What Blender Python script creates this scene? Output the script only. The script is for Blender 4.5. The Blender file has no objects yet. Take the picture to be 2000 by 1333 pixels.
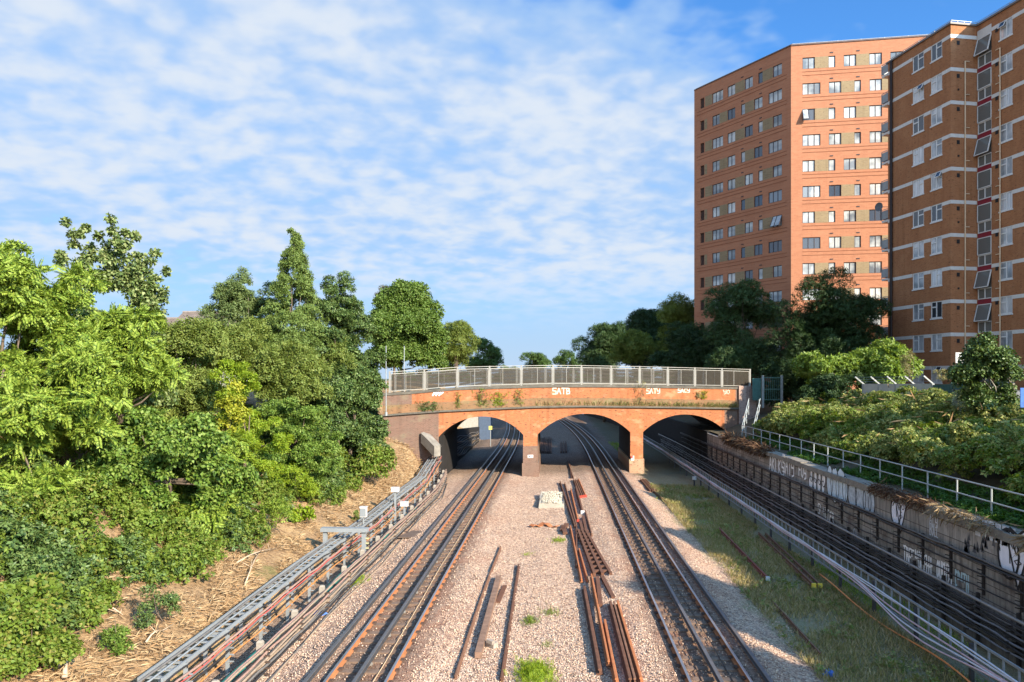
import bpy, math, random
import numpy as np
from mathutils import Vector, Matrix
R = math.radians
SC = bpy.context.scene
COL = SC.collection

# ------------------------------------------------------------------ camera
F, CY, CAMZ = 1450.0, 740.0, 7.5           # focal in photo pixels, horizon row, eye height above rail
YAW = math.atan(83 / 1450)                 # the track runs along +Y, the lens points a little left of it
ca, sa = math.cos(YAW), math.sin(YAW)
cam_d = bpy.data.cameras.new('camera')
cam = bpy.data.objects.new('camera', cam_d)
COL.objects.link(cam)
cam.location = (0, 0, CAMZ)
cam.rotation_euler = (R(90), 0, YAW)
cam_d.sensor_width = 36
cam_d.lens = 36 * F / 2000
cam_d.shift_y = (CY - 666.5) / 2000
cam_d.clip_start = 0.1
cam_d.clip_end = 6000
SC.camera = cam

# ------------------------------------------------------------------ sun, sky, exposure
SUN_PHI, SUN_EL = R(46), R(26)             # light travels towards (-sin phi, cos phi)
sun_d = bpy.data.lights.new('sun', 'SUN')
sun = bpy.data.objects.new('sun', sun_d)
COL.objects.link(sun)
sun.location = (60, -60, 80)
ray_dir = Vector((-math.sin(SUN_PHI) * math.cos(SUN_EL), math.cos(SUN_PHI) * math.cos(SUN_EL), -math.sin(SUN_EL)))
sun.rotation_euler = ray_dir.to_track_quat('-Z', 'Y').to_euler()
sun_d.energy = 5.0
sun_d.angle = R(0.5)
sun_d.color = (1.0, 0.86, 0.68)
SC.view_settings.view_transform = 'Standard'
SC.view_settings.look = 'None'
SC.view_settings.exposure = 1.28
SC.view_settings.gamma = 1
SC.cycles.max_bounces = 6
SC.cycles.transparent_max_bounces = 8
SC.cycles.use_denoising = True

W = bpy.data.worlds.new('World')
SC.world = W
W.use_nodes = True
wn, wl = W.node_tree.nodes, W.node_tree.links
wn.clear()
def wnode(t, **k):
    n = wn.new(t)
    for a, b in k.items():
        if a.startswith('i_'): n.inputs[int(a[2:])].default_value = b
        else: setattr(n, a, b)
    return n
def wmath(op, a, b=None, c=None):
    n = wnode('ShaderNodeMath', operation=op)
    for i, v in enumerate((a, b, c)):
        if v is None: continue
        if isinstance(v, (int, float)): n.inputs[i].default_value = v
        else: wl.new(v, n.inputs[i])
    return n.outputs[0]
sky = wnode('ShaderNodeTexSky', sky_type='NISHITA', sun_disc=False, sun_elevation=SUN_EL,
            sun_rotation=math.pi - SUN_PHI, altitude=0, air_density=1.0, dust_density=0.6, ozone_density=2.2)
tc = wnode('ShaderNodeTexCoord')
sep = wnode('ShaderNodeSeparateXYZ'); wl.new(tc.outputs['Generated'], sep.inputs[0])
dx, dy, dz = sep.outputs
zz = wmath('MAXIMUM', wmath('ADD', dz, 0.27), 0.05)
px = wmath('DIVIDE', dx, zz); py = wmath('DIVIDE', dy, zz)
comb = wnode('ShaderNodeCombineXYZ'); wl.new(px, comb.inputs[0]); wl.new(py, comb.inputs[1])
rot = wnode('ShaderNodeMapping'); rot.inputs['Rotation'].default_value = (0, 0, R(-22)); rot.inputs['Scale'].default_value = (1.0, 1.12, 1)
wl.new(comb.outputs[0], rot.inputs[0])
def wnoise(vec, scale, detail, rough, dist=0.0):
    n = wnode('ShaderNodeTexNoise'); n.inputs['Scale'].default_value = scale; n.inputs['Detail'].default_value = detail
    n.inputs['Roughness'].default_value = rough; n.inputs['Distortion'].default_value = dist
    wl.new(vec, n.inputs['Vector']); return n.outputs[0]
def wramp(v, a, b, lo=0.0, hi=1.0):
    n = wnode('ShaderNodeMapRange', interpolation_type='SMOOTHSTEP')
    n.inputs[1].default_value = a; n.inputs[2].default_value = b; n.inputs[3].default_value = lo; n.inputs[4].default_value = hi
    wl.new(v, n.inputs[0]); return n.outputs[0]
big = wnoise(rot.outputs[0], 2.0, 3, 0.55, 0.3)
cell = wnoise(rot.outputs[0], 13.5, 2.5, 0.45, 0.15)
mid = wnoise(rot.outputs[0], 5.6, 4, 0.55, 0.2)
# a clear patch high in the sky to the right of the track, a clear band low over the horizon
clear = wmath('ADD', wmath('MULTIPLY', dx, 0.62), wmath('MULTIPLY', dz, 1.5))
cov = wramp(clear, 0.50, 0.90, 0.34, -0.26)
low = wramp(dz, 0.06, 0.20, -0.2, 0.0)
val = wmath('ADD', wmath('ADD', wmath('MULTIPLY', cell, 0.6), wmath('MULTIPLY', mid, 0.46)), wmath('ADD', wmath('MULTIPLY', big, 0.62), cov))
def wcol(c):
    n = wnode('ShaderNodeRGB'); n.outputs[0].default_value = (*c, 1); return n.outputs[0]
def wmix(f, a, b, blend='MIX'):
    n = wnode('ShaderNodeMix', data_type='RGBA', blend_type=blend)
    for i, v in ((0, f), (6, a), (7, b)):
        if isinstance(v, (int, float)): n.inputs[i].default_value = v
        else: wl.new(v, n.inputs[i])
    return n.outputs[2]
# colour response of the clear sky as in the photograph: a saturated blue; air and ice haze, a thin veil, then ripples of cloud
skyc = wmix(1.0, sky.outputs[0], wcol((0.47, 0.95, 1.42)), 'MULTIPLY')
skyc = wmix(wramp(dz, 0.0, 0.36, 0.93, 0.0), skyc, wcol((2.15, 3.25, 4.75)))
veil = wmath('MULTIPLY', wramp(val, 0.69, 1.04), wramp(dz, 0.05, 0.2, 0.25, 0.86))
skyc = wmix(veil, skyc, wcol((2.15, 3.2, 4.8)))
puff = wmath('MULTIPLY', wramp(val, 0.98, 1.36), wramp(dz, 0.04, 0.17, 0.0, 0.95))
skyc = wmix(puff, skyc, wcol((3.9, 4.3, 4.85)))
skyc = wmix(wramp(dz, -0.02, 0.11, 0.8, 0.0), skyc, wcol((3.0, 3.75, 4.7)))
# added fill: sky round the sun brightened and warmed to lift the shade
sdir = wnode('ShaderNodeVectorMath', operation='DOT_PRODUCT'); wl.new(tc.outputs['Generated'], sdir.inputs[0]); sdir.inputs[1].default_value = tuple(-ray_dir)
fill_glow = wramp(sdir.outputs['Value'], 0.05, 0.95, 0.0, 1.0)
skyc = wmix(1.0, skyc, wmix(fill_glow, wcol((1, 1, 1)), wcol((3.7, 3.05, 2.45))), 'MULTIPLY')
bg = wnode('ShaderNodeBackground'); bg.inputs[1].default_value = 0.08
wl.new(skyc, bg.inputs[0])
wo = wnode('ShaderNodeOutputWorld'); wl.new(bg.outputs[0], wo.inputs[0])

# ------------------------------------------------------------------ pixel -> place (photo pixels, 2000 x 1333)
CAMP = Vector((0, 0, CAMZ))
def ray(px, py):
    u, v = (px - 1000) / F, -(py - CY) / F
    return Vector((u * ca - sa, ca + u * sa, v))
def at(px, py, s): return CAMP + ray(px, py) * s
def at_z(px, py, z):
    r = ray(px, py); return CAMP + r * ((z - CAMZ) / r.z)
def at_x(px, py, x):
    r = ray(px, py); return CAMP + r * (x / r.x)
def at_line(px, py, p0, d):
    """where the ray meets the upright plane through p0 along the level direction d: (distance along d, z)"""
    r = ray(px, py)
    det = r.x * (-d.y) - (-d.x) * r.y
    s = (p0.x * (-d.y) - (-d.x) * p0.y) / det
    P = CAMP + r * s
    return (P.xy - p0.xy).dot(d.xy), P.z
def bend(Y): return -max(0.0, Y - 72) ** 2 / 1500

# ------------------------------------------------------------------ mesh and object helpers
WM = {}
def setp(o, label=None, cat=None, group=None, kind=None):
    if label: o['label'] = label
    if cat: o['category'] = cat
    if group: o['group'] = group
    if kind: o['kind'] = kind
    return o
def T(name, label, cat, loc=(0, 0, 0), group=None, rz=0.0):
    o = bpy.data.objects.new(name, None); COL.objects.link(o)
    o.location = loc; o.rotation_euler = (0, 0, rz); o.empty_display_size = 0.3
    WM[o.name] = Matrix.Translation(loc) @ Matrix.Rotation(rz, 4, 'Z')
    return setp(o, label, cat, group)
class MB:
    def __init__(s): s.v, s.f, s.m = [], [], []
    def add(s, vs, fs, m=0):
        n = len(s.v); s.v += [tuple(v) for v in vs]; s.f += [tuple(i + n for i in f) for f in fs]; s.m += [m] * len(fs); return s
    def box(s, lo, hi, m=0):
        (a, b, c), (d, e, f) = lo, hi
        return s.add([(a,b,c),(d,b,c),(d,e,c),(a,e,c),(a,b,f),(d,b,f),(d,e,f),(a,e,f)],
                     [(0,3,2,1),(4,5,6,7),(0,1,5,4),(1,2,6,5),(2,3,7,6),(3,0,4,7)], m)
    def bar(s, p, q, w, h, m=0, up=(0, 0, 1)):
        """box of width w (sideways) and height h from p to q"""
        p, q = Vector(p), Vector(q); d = (q - p).normalized(); u = Vector(up)
        if abs(d.dot(u)) > .98: u = Vector((0, 1, 0))
        sd = d.cross(u).normalized(); u = sd.cross(d)
        vs = []
        for c in (p, q):
            for a, b in ((-1,-1),(1,-1),(1,1),(-1,1)): vs.append(c + sd * (a * w / 2) + u * (b * h / 2))
        return s.add(vs, [(3,2,1,0),(4,5,6,7),(0,1,5,4),(1,2,6,5),(2,3,7,6),(3,0,4,7)], m)
    def tube(s, pts, r, n=6, m=0, cap=True):
        pts = [Vector(p) for p in pts]; rs = r if hasattr(r, '__len__') else [r] * len(pts)
        vs, fs = [], []
        for i, p in enumerate(pts):
            d = (pts[min(i + 1, len(pts) - 1)] - pts[max(i - 1, 0)])
            d = d.normalized() if d.length > 1e-9 else Vector((0, 0, 1))
            a = d.cross(Vector((0, 0, 1)) if abs(d.z) < .95 else Vector((1, 0, 0))).normalized(); b = d.cross(a)
            for k in range(n):
                t = 2 * math.pi * k / n; vs.append(p + (a * math.cos(t) + b * math.sin(t)) * rs[i])
        for i in range(len(pts) - 1):
            for k in range(n):
                k2 = (k + 1) % n; fs.append((i * n + k, i * n + k2, i * n + n + k2, i * n + n + k))
        if cap:
            fs.append(tuple(range(n - 1, -1, -1))); fs.append(tuple((len(pts) - 1) * n + k for k in range(n)))
        return s.add(vs, fs, m)
    def sweep(s, prof, path, m=0, mfun=None):
        """profile [(x, z)] closed, swept along path points, x taken sideways (level)"""
        n = len(prof); vs, fs, ms = [], [], []
        path = [Vector(p) for p in path]
        for i, p in enumerate(path):
            d = (path[min(i + 1, len(path) - 1)] - path[max(i - 1, 0)]); d.z = 0; d.normalize()
            sd = Vector((d.y, -d.x, 0))
            for x, z in prof: vs.append(p + sd * x + Vector((0, 0, z)))
        for i in range(len(path) - 1):
            for k in range(n):
                k2 = (k + 1) % n; fs.append((i * n + k, i * n + k2, i * n + n + k2, i * n + n + k)); ms.append(mfun(k) if mfun else m)
        fs.append(tuple(range(n - 1, -1, -1))); fs.append(tuple((len(path) - 1) * n + k for k in range(n))); ms += [m, m]
        n0 = len(s.v); s.v += [tuple(v) for v in vs]; s.f += [tuple(i + n0 for i in f) for f in fs]; s.m += ms
        return s
    def prism(s, poly, y0, y1, m=0, axis='y'):
        n = len(poly)
        vs = [(x, y0, z) for x, z in poly] + [(x, y1, z) for x, z in poly]
        fs = [tuple(range(n)), tuple(range(2 * n - 1, n - 1, -1))] + [(k, n + k, n + (k + 1) % n, (k + 1) % n) for k in range(n)]
        return s.add(vs, fs, m)
    def obj(s, name, mats, parent=None, label=None, cat=None, group=None, kind=None, smooth=False, local=False, loc=None):
        me = bpy.data.meshes.new(name)
        vs = s.v
        if parent is not None and not local:
            inv = WM[parent.name].inverted(); vs = [inv @ Vector(v) for v in vs]
        elif loc is not None:
            l = Vector(loc); vs = [Vector(v) - l for v in vs]
        me.from_pydata([tuple(v) for v in vs], [], s.f)
        for mt in (mats if isinstance(mats, (list, tuple)) else [mats]): me.materials.append(mt)
        if any(s.m): me.polygons.foreach_set('material_index', s.m)
        if smooth: me.polygons.foreach_set('use_smooth', [True] * len(me.polygons))
        me.update()
        return link(name, me, parent, label, cat, group, kind, loc)
def link(name, me, parent=None, label=None, cat=None, group=None, kind=None, loc=None):
    o = bpy.data.objects.new(name, me); COL.objects.link(o)
    if loc is not None: o.location = loc
    if parent is not None:
        o.parent = parent; WM[o.name] = WM[parent.name]
    return setp(o, label, cat, group, kind)
def dup(o, loc=None, rz=None, label=None, group=None, parent=None):
    c = o.copy(); COL.objects.link(c)
    if loc is not None: c.location = loc
    if rz is not None: c.rotation_euler = (0, 0, rz)
    if label: c['label'] = label
    if group: c['group'] = group
    if parent is not None: c.parent = parent
    for ch in o.children: dup(ch, parent=c)
    return c

# ------------------------------------------------------------------ materials
def newmat(name):
    m = bpy.data.materials.new(name); m.use_nodes = True
    nt = m.node_tree; nt.nodes.clear()
    out = nt.nodes.new('ShaderNodeOutputMaterial'); b = nt.nodes.new('ShaderNodeBsdfPrincipled')
    nt.links.new(b.outputs[0], out.inputs[0]); return m, nt, b
class N:
    """tiny node-graph helper for one material"""
    def __init__(s, name):
        s.m, s.nt, s.b = newmat(name); s.tc = s.nt.nodes.new('ShaderNodeTexCoord'); s.obj = s.tc.outputs['Object']
    def n(s, t, **k):
        x = s.nt.nodes.new(t)
        for a, b in k.items(): setattr(x, a, b)
        return x
    def put(s, sock, v):
        if v is None: return
        if isinstance(v, bpy.types.NodeSocket): s.nt.links.new(v, sock)
        else: sock.default_value = v if not isinstance(v, tuple) or len(v) != 3 or sock.type != 'RGBA' else (*v, 1)
    def map(s, vec, scale=(1, 1, 1), rotz=0, loc=(0, 0, 0)):
        x = s.n('ShaderNodeMapping'); x.inputs['Scale'].default_value = scale; x.inputs['Rotation'].default_value = (0, 0, rotz); x.inputs['Location'].default_value = loc
        s.put(x.inputs[0], vec); return x.outputs[0]
    def noise(s, scale, detail=3, rough=.55, vec=None, dist=0):
        x = s.n('ShaderNodeTexNoise'); x.inputs['Scale'].default_value = scale; x.inputs['Detail'].default_value = detail
        x.inputs['Roughness'].default_value = rough; x.inputs['Distortion'].default_value = dist
        s.put(x.inputs['Vector'], vec or s.obj); return x.outputs[0]
    def vor(s, scale, vec=None, feature='F1', out=0, rand=1.0):
        x = s.n('ShaderNodeTexVoronoi', feature=feature); x.inputs['Scale'].default_value = scale; x.inputs['Randomness'].default_value = rand
        s.put(x.inputs['Vector'], vec or s.obj); return x.outputs[out]
    def ramp(s, v, stops, mode='LINEAR'):
        x = s.n('ShaderNodeValToRGB'); x.color_ramp.interpolation = mode
        e = x.color_ramp.elements
        while len(e) < len(stops): e.new(.5)
        for i, (p, c) in enumerate(stops): e[i].position = p; e[i].color = (*c, 1) if len(c) == 3 else c
        s.put(x.inputs[0], v); return x.outputs[0]
    def rng(s, v, a, b, lo=0., hi=1.):
        x = s.n('ShaderNodeMapRange'); x.inputs[1].default_value = a; x.inputs[2].default_value = b; x.inputs[3].default_value = lo; x.inputs[4].default_value = hi
        s.put(x.inputs[0], v); return x.outputs[0]
    def mix(s, f, a, b, blend='MIX'):
        x = s.n('ShaderNodeMix', data_type='RGBA', blend_type=blend)
        s.put(x.inputs[0], f); s.put(x.inputs[6], a); s.put(x.inputs[7], b); return x.outputs[2]
    def math(s, op, a, b=0.0):
        x = s.n('ShaderNodeMath', operation=op); s.put(x.inputs[0], a); s.put(x.inputs[1], b); return x.outputs[0]
    def xyz(s, vec=None):
        x = s.n('ShaderNodeSeparateXYZ'); s.put(x.inputs[0], vec or s.obj); return x.outputs
    def vec(s, a, b, c=0.0):
        x = s.n('ShaderNodeCombineXYZ'); s.put(x.inputs[0], a); s.put(x.inputs[1], b); s.put(x.inputs[2], c); return x.outputs[0]
    def bump(s, h, strength=.5, dist=.02):
        x = s.n('ShaderNodeBump'); x.inputs['Strength'].default_value = strength; x.inputs['Distance'].default_value = dist
        s.put(x.inputs['Height'], h); s.nt.links.new(x.outputs[0], s.b.inputs['Normal'])
    def fin(s, col=None, rough=.8, metal=0., spec=.3):
        s.put(s.b.inputs['Base Color'], col); s.put(s.b.inputs['Roughness'], rough); s.b.inputs['Metallic'].default_value = metal
        s.b.inputs['Specular IOR Level'].default_value = spec; return s.m
def plain(name, c, rough=.7, metal=0., vary=.25, scale=4., spec=.3, bump=0.):
    """a colour broken up by wear at two sizes"""
    g = N(name); n1 = g.noise(scale, 5, .65); n2 = g.noise(scale * 9, 3, .6)
    k = g.math('ADD', g.math('MULTIPLY', n1, .65), g.math('MULTIPLY', n2, .35))
    lo = tuple(x * (1 - vary) for x in c); hi = tuple(min(1, x * (1 + vary)) for x in c)
    col = g.ramp(k, [(.3, lo), (.7, hi)])
    if bump: g.bump(n2, bump, .01)
    return g.fin(col, rough, metal, spec)
def leafmat(name, cols, trans=.32, rough=.55):
    """leaf colours chosen leaf by leaf"""
    g = N(name); geo = g.n('ShaderNodeNewGeometry')
    st = [(i / max(1, len(cols) - 1), c) for i, c in enumerate(cols)]
    col = g.ramp(geo.outputs['Random Per Island'], st)
    g.fin(col, rough, 0, .25)
    tr = g.n('ShaderNodeBsdfTranslucent'); hsv = g.n('ShaderNodeHueSaturation'); hsv.inputs['Hue'].default_value = .485; hsv.inputs['Saturation'].default_value = 1.15; hsv.inputs['Value'].default_value = 1.5
    g.put(hsv.inputs['Color'], col); g.put(tr.inputs[0], hsv.outputs[0])
    mx = g.n('ShaderNodeMixShader'); mx.inputs[0].default_value = trans
    out = [n for n in g.nt.nodes if n.type == 'OUTPUT_MATERIAL'][0]
    g.nt.links.new(g.b.outputs[0], mx.inputs[1]); g.nt.links.new(tr.outputs[0], mx.inputs[2]); g.nt.links.new(mx.outputs[0], out.inputs[0])
    return g.m
def brickmat(name, c1, c2, mortar, stain=(.12, .1, .08), bw=.225, bh=.075, axis='x+y', amount=.35, patch=(.5, .5, .5), patchk=0.0, rough=.88, white=0.0):
    g = N(name); x, y, z = g.xyz()
    u = g.math('ADD', x, y) if axis == 'x+y' else (x if axis == 'x' else y)
    uv = g.vec(u, z)
    b = g.n('ShaderNodeTexBrick'); b.inputs['Scale'].default_value = 1.0; b.inputs['Brick Width'].default_value = bw; b.inputs['Row Height'].default_value = bh
    b.inputs['Mortar Size'].default_value = .008; b.inputs['Bias'].default_value = -.1; b.inputs['Mortar Smooth'].default_value = .3
    g.put(b.inputs[0], uv); g.put(b.inputs[1], c1); g.put(b.inputs[2], c2); g.put(b.inputs[3], mortar)
    n1 = g.noise(.55, 5, .6, uv); n2 = g.noise(2.4, 6, .68, uv); n3 = g.noise(11., 2, .5, g.vec(g.math('MULTIPLY', u, .35), z))
    col = g.mix(g.rng(n1, .4, .68, 0, amount), b.outputs[0], stain)
    col = g.mix(g.rng(n2, .58, .72, 0, amount), col, tuple(k * .55 for k in c1))
    col = g.mix(g.rng(n3, .6, .69, 0, amount * 1.3), col, (.03, .022, .02))
    sk = g.noise(1.0, 4, .65, g.vec(g.math('MULTIPLY', u, 2.2), g.math('MULTIPLY', z, .09)))
    col = g.mix(g.rng(sk, .5, .72, 0, amount * .8), col, tuple(k * .5 for k in c2))
    if patchk: col = g.mix(g.rng(g.noise(.8, 4, .6, g.map(uv, (1, 1.6, 1), 0, (7, 3, 0))), .55, .66, 0, patchk), col, patch)
    if white: col = g.mix(g.rng(g.noise(1.5, 6, .7, g.map(uv, (1, 1, 1), 0, (31, 9, 0))), .6, .78, 0, white), col, (.62, .56, .5))
    g.bump(g.math('ADD', b.outputs[1], g.math('MULTIPLY', n2, -.6)), .35, .012)
    return g.fin(col, rough, 0, .15)
# ------------------------------------------------------------------ terrain
rs = random.Random(7)
LEFT = [(-900, 6.6), (-60, 6.6), (-24, 6.5), (-20, 5.7), (-16, 3.7), (-12, 1.35), (-10.2, .45), (-9.5, .05), (-9.2, -.38), (-8, -.36), (-7.1, -.3), (-6.5, -.125), (-5.85, -.135), (-5.62, -.2), (-4.26, -.2), (-4.02, -.135), (-3.35, -.12), (-2.5, -.25),
        (-1, -.32), (.6, -.3), (1.7, -.26), (2.55, -.125), (3.2, -.135), (3.42, -.2), (4.82, -.2), (5.05, -.135), (5.75, -.12), (6.5, -.34), (8, -.46), (11, -.52), (13.02, -.62)]
RIGHT = [(13.3, 2.98), (14.6, 3.02), (15.4, 3.35), (18, 4.3), (21, 4.9), (24, 5.2), (30, 5.6), (80, 5.9), (900, 6)]
from mathutils import noise as mnoise
def prof(P, x):
    for (a, za), (b, zb) in zip(P, P[1:]):
        if a <= x <= b: return za + (zb - za) * (x - a) / (b - a)
    return P[0][1] if x < P[0][0] else P[-1][1]
def zt(x, Y):
    """ground height"""
    c = x - bend(Y)
    z = prof(LEFT, c) if c <= 13.1 else prof(RIGHT, c)
    if c < -9.6 and Y > 44: z += 1.5 * max(0, min(1, (Y - 45) / 9)) * max(0, min(1, (72 - Y) / 8)) * min(1, (-9.6 - c) / 1.3) * max(0, min(1, (22 + c) / 5))
    if c < -9.4: z += .22 * mnoise.noise(Vector((x * .5, Y * .4, 1))) * min(1, (-9.4 - c))
    elif c < 13.1: z += .06 * mnoise.noise(Vector((x * .9, Y * .5, 2))) * (1 if abs(c + 4.94) > 1.5 and abs(c - 4.12) > 1.5 else .2) + .025 * mnoise.noise(Vector((x * 2.9, Y * 2.1, 2)))
    elif c > 14.8: z += .15 * mnoise.noise(Vector((x * .5, Y * .4, 3)))
    return z
def sheet(name, P, xs, ys, m):
    vs = [(x + bend(y), y, zt(x + bend(y), y)) for y in ys for x in xs]; n = len(xs)
    fs = [(j * n + i, j * n + i + 1, (j + 1) * n + i + 1, (j + 1) * n + i) for j in range(len(ys) - 1) for i in range(n - 1)]
    me = bpy.data.meshes.new(name); me.from_pydata(vs, [], fs); me.materials.append(m); me.polygons.foreach_set('use_smooth', [True] * len(fs)); me.update()
    return link(name, me, kind='structure')
def frange(a, b, st): return [a + st * i for i in range(int(round((b - a) / st)) + 1)]

def m_ballast():
    g = N('ballast'); x, y, z = g.xyz()
    stone = g.n('ShaderNodeTexVoronoi'); stone.inputs['Scale'].default_value = 14; g.put(stone.inputs['Vector'], g.map(g.obj, (1, 1, 1.3)))
    edge = g.vor(14, feature='DISTANCE_TO_EDGE', vec=g.map(g.obj, (1, 1, 1.3)))
    cs = g.n('ShaderNodeSeparateColor'); g.put(cs.inputs[0], stone.outputs['Color'])
    col = g.ramp(cs.outputs[0], [(0, (.21, .135, .10)), (.35, (.44, .295, .21)), (.6, (.57, .385, .27)), (.85, (.66, .49, .355)), (1, (.38, .29, .225))])
    col = g.mix(g.rng(edge, 0, .075, .6, 0), col, (.07, .05, .04))
    # rusty brake dust beside the rails, dry dirt at the right-hand side, as worn in
    worn = g.noise(.45, 5, .6)
    col = g.mix(g.rng(worn, .5, .75, 0, .35), col, g.mix(.5, col, (.42, .26, .16)))
    d1 = g.math('ABSOLUTE', g.math('ADD', x, 4.94)); d2 = g.math('ABSOLUTE', g.math('ADD', x, -4.12))
    dd = g.math('MINIMUM', d1, d2)
    near = g.rng(g.math('ADD', dd, g.math('MULTIPLY', g.noise(3, 3), .5)), 1.05, 1.75, .9, 0)
    col = g.mix(near, col, g.mix(.78, col, (.085, .05, .033), 'MIX'))
    soil = g.math('ADD', g.math('ADD', x, g.math('MULTIPLY', g.noise(.5, 5, .65), 4.2)), -9.0)
    s = g.rng(soil, -.35, .35)
    dirt = g.ramp(g.noise(9, 8, .75), [(.3, (.16, .125, .085)), (.43, (.30, .24, .15)), (.53, (.20, .21, .08)), (.62, (.36, .29, .19)), (.78, (.50, .43, .33))])
    rusty = g.math('MULTIPLY', g.rng(g.noise(.7, 5, .65, g.map(g.obj, (1, .4, 1))), .46, .62), g.rng(dd, 3.2, 1.4))
    col = g.mix(g.math('MULTIPLY', rusty, .45), col, (.33, .15, .085))
    col = g.mix(g.math('MULTIPLY', s, .8), col, dirt)
    cess = g.rng(g.math('ADD', x, g.math('MULTIPLY', g.noise(.8, 4), 1.0)), -8.3, -7.6, .75, 0)
    col = g.mix(cess, col, g.mix(.6, col, (.12, .095, .07)))
    arch_shade = g.math('MULTIPLY', g.rng(g.math('ADD', y, g.math('MULTIPLY', g.noise(.6, 4), 3.)), 60.5, 64.5), .72)  # arch shade painted into the ballast colour from the bridge onward
    col = g.mix(arch_shade, col, g.mix(.75, col, (.045, .04, .036)))
    h = g.math('ADD', g.rng(edge, 0, .22, 0, 1), g.math('MULTIPLY', cs.outputs[1], .8))
    g.bump(h, .7, .04)
    return g.fin(col, .9, 0, .12)
def m_earth():
    g = N('dry_earth'); n1 = g.noise(.7, 6, .65); n2 = g.noise(7, 6, .7); n3 = g.noise(30, 3, .6)
    col = g.ramp(n2, [(.28, (.09, .058, .035)), (.45, (.22, .14, .075)), (.6, (.36, .23, .12)), (.75, (.27, .18, .10))])
    col = g.mix(g.rng(n1, .5, .62, 0, .7), col, (.43, .29, .145))
    col = g.mix(g.rng(g.noise(.5, 5, .7, g.map(g.obj, (1, 1, 1), 0, (5, 5, 5))), .6, .7, 0, .55), col, (.13, .15, .045))
    g.bump(g.math('ADD', n2, g.math('MULTIPLY', n3, .5)), .9, .08)
    return g.fin(col, .95, 0, .08)
M_BALLAST, M_EARTH = m_ballast(), m_earth()
ys_n = frange(-14, 60, .6) + frange(62, 140, 2) + frange(150, 340, 10)
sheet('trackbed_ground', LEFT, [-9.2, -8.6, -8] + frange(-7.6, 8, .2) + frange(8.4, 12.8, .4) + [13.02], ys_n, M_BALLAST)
sheet('embankment', LEFT, [-900, -300, -100, -60, -40, -30, -26] + frange(-24, -9.6, .6) + [-9.4, -9.2], frange(-14, 140, 1.5) + frange(150, 340, 10), M_EARTH)
m_bankearth = plain('bank_earth', (.085, .07, .04), .95, vary=.5, scale=2, bump=.5)
sheet('bank_ground', RIGHT, [13.3, 13.9, 14.6, 15.4] + frange(16, 30, 1) + [40, 60, 80, 150, 300, 900], frange(-14, 140, 1.5) + frange(150, 340, 10), m_bankearth)
b = MB(); b.add([(-3000, 330, 6.0), (3000, 330, 6.0), (3000, 5200, 6.0), (-3000, 5200, 6.0)], [(0, 1, 2, 3)])
b.obj('far_ground', plain('far_ground', (.09, .1, .05), .95, vary=.4, scale=.02), kind='structure')

# ------------------------------------------------------------------ running lines
def m_rail(name, side, top):
    g = N(name); geo = g.n('ShaderNodeNewGeometry'); nz = g.xyz(geo.outputs['Normal'])[2]
    n1 = g.noise(9, 5, .7, g.map(g.obj, (1, .25, 1))); c = g.ramp(n1, [(.3, tuple(k * .7 for k in side)), (.7, tuple(k * 1.25 for k in side))])
    return g, nz, c
def steel(name, c, rough=.3):
    g = N(name); n = g.noise(6, 4, .6, g.map(g.obj, (6, .3, 6)))
    return g.fin(g.ramp(n, [(.3, tuple(k * .75 for k in c)), (.7, c)]), g.rng(n, .3, .7, rough, rough + .2), .9, .5)
M_RUST = plain('rail_rust', (.34, .135, .052), .8, vary=.35, scale=3)
M_STEEL = steel('worn_steel', (.62, .60, .58), .28)
M_COND = plain('conductor_grey', (.07, .066, .064), .55, metal=.25, vary=.3, scale=5)
M_CONDTOP = plain('conductor_top', (.17, .165, .165), .42, metal=.55, vary=.25, scale=5)
M_SLEEPER = plain('sleeper_timber', (.15, .10, .07), .92, vary=.5, scale=5, bump=.5)
M_CHAIR = plain('chair_iron', (.075, .048, .035), .85, vary=.4)
M_POT = plain('insulator_pot', (.16, .14, .12), .5)
M_BLACK = plain('black_cable', (.028, .027, .028), .55, vary=.4)
RAILP = [(-.07, -.155), (.07, -.155), (.07, -.135), (.014, -.115), (.014, -.05), (.036, -.038), (.036, -.006), (.026, 0), (-.026, 0), (-.036, -.006), (-.036, -.038), (-.014, -.05), (-.014, -.115), (-.07, -.135)]
CONDP = [(-.075, -.06), (.075, -.06), (.075, -.04), (.034, -.028), (.052, .0), (.052, .034), (.044, .042), (-.044, .042), (-.052, .034), (-.052, .0), (-.034, -.028), (-.075, -.04)]
YS = frange(9, 70, 4) + frange(72, 175, 2.5)
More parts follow.
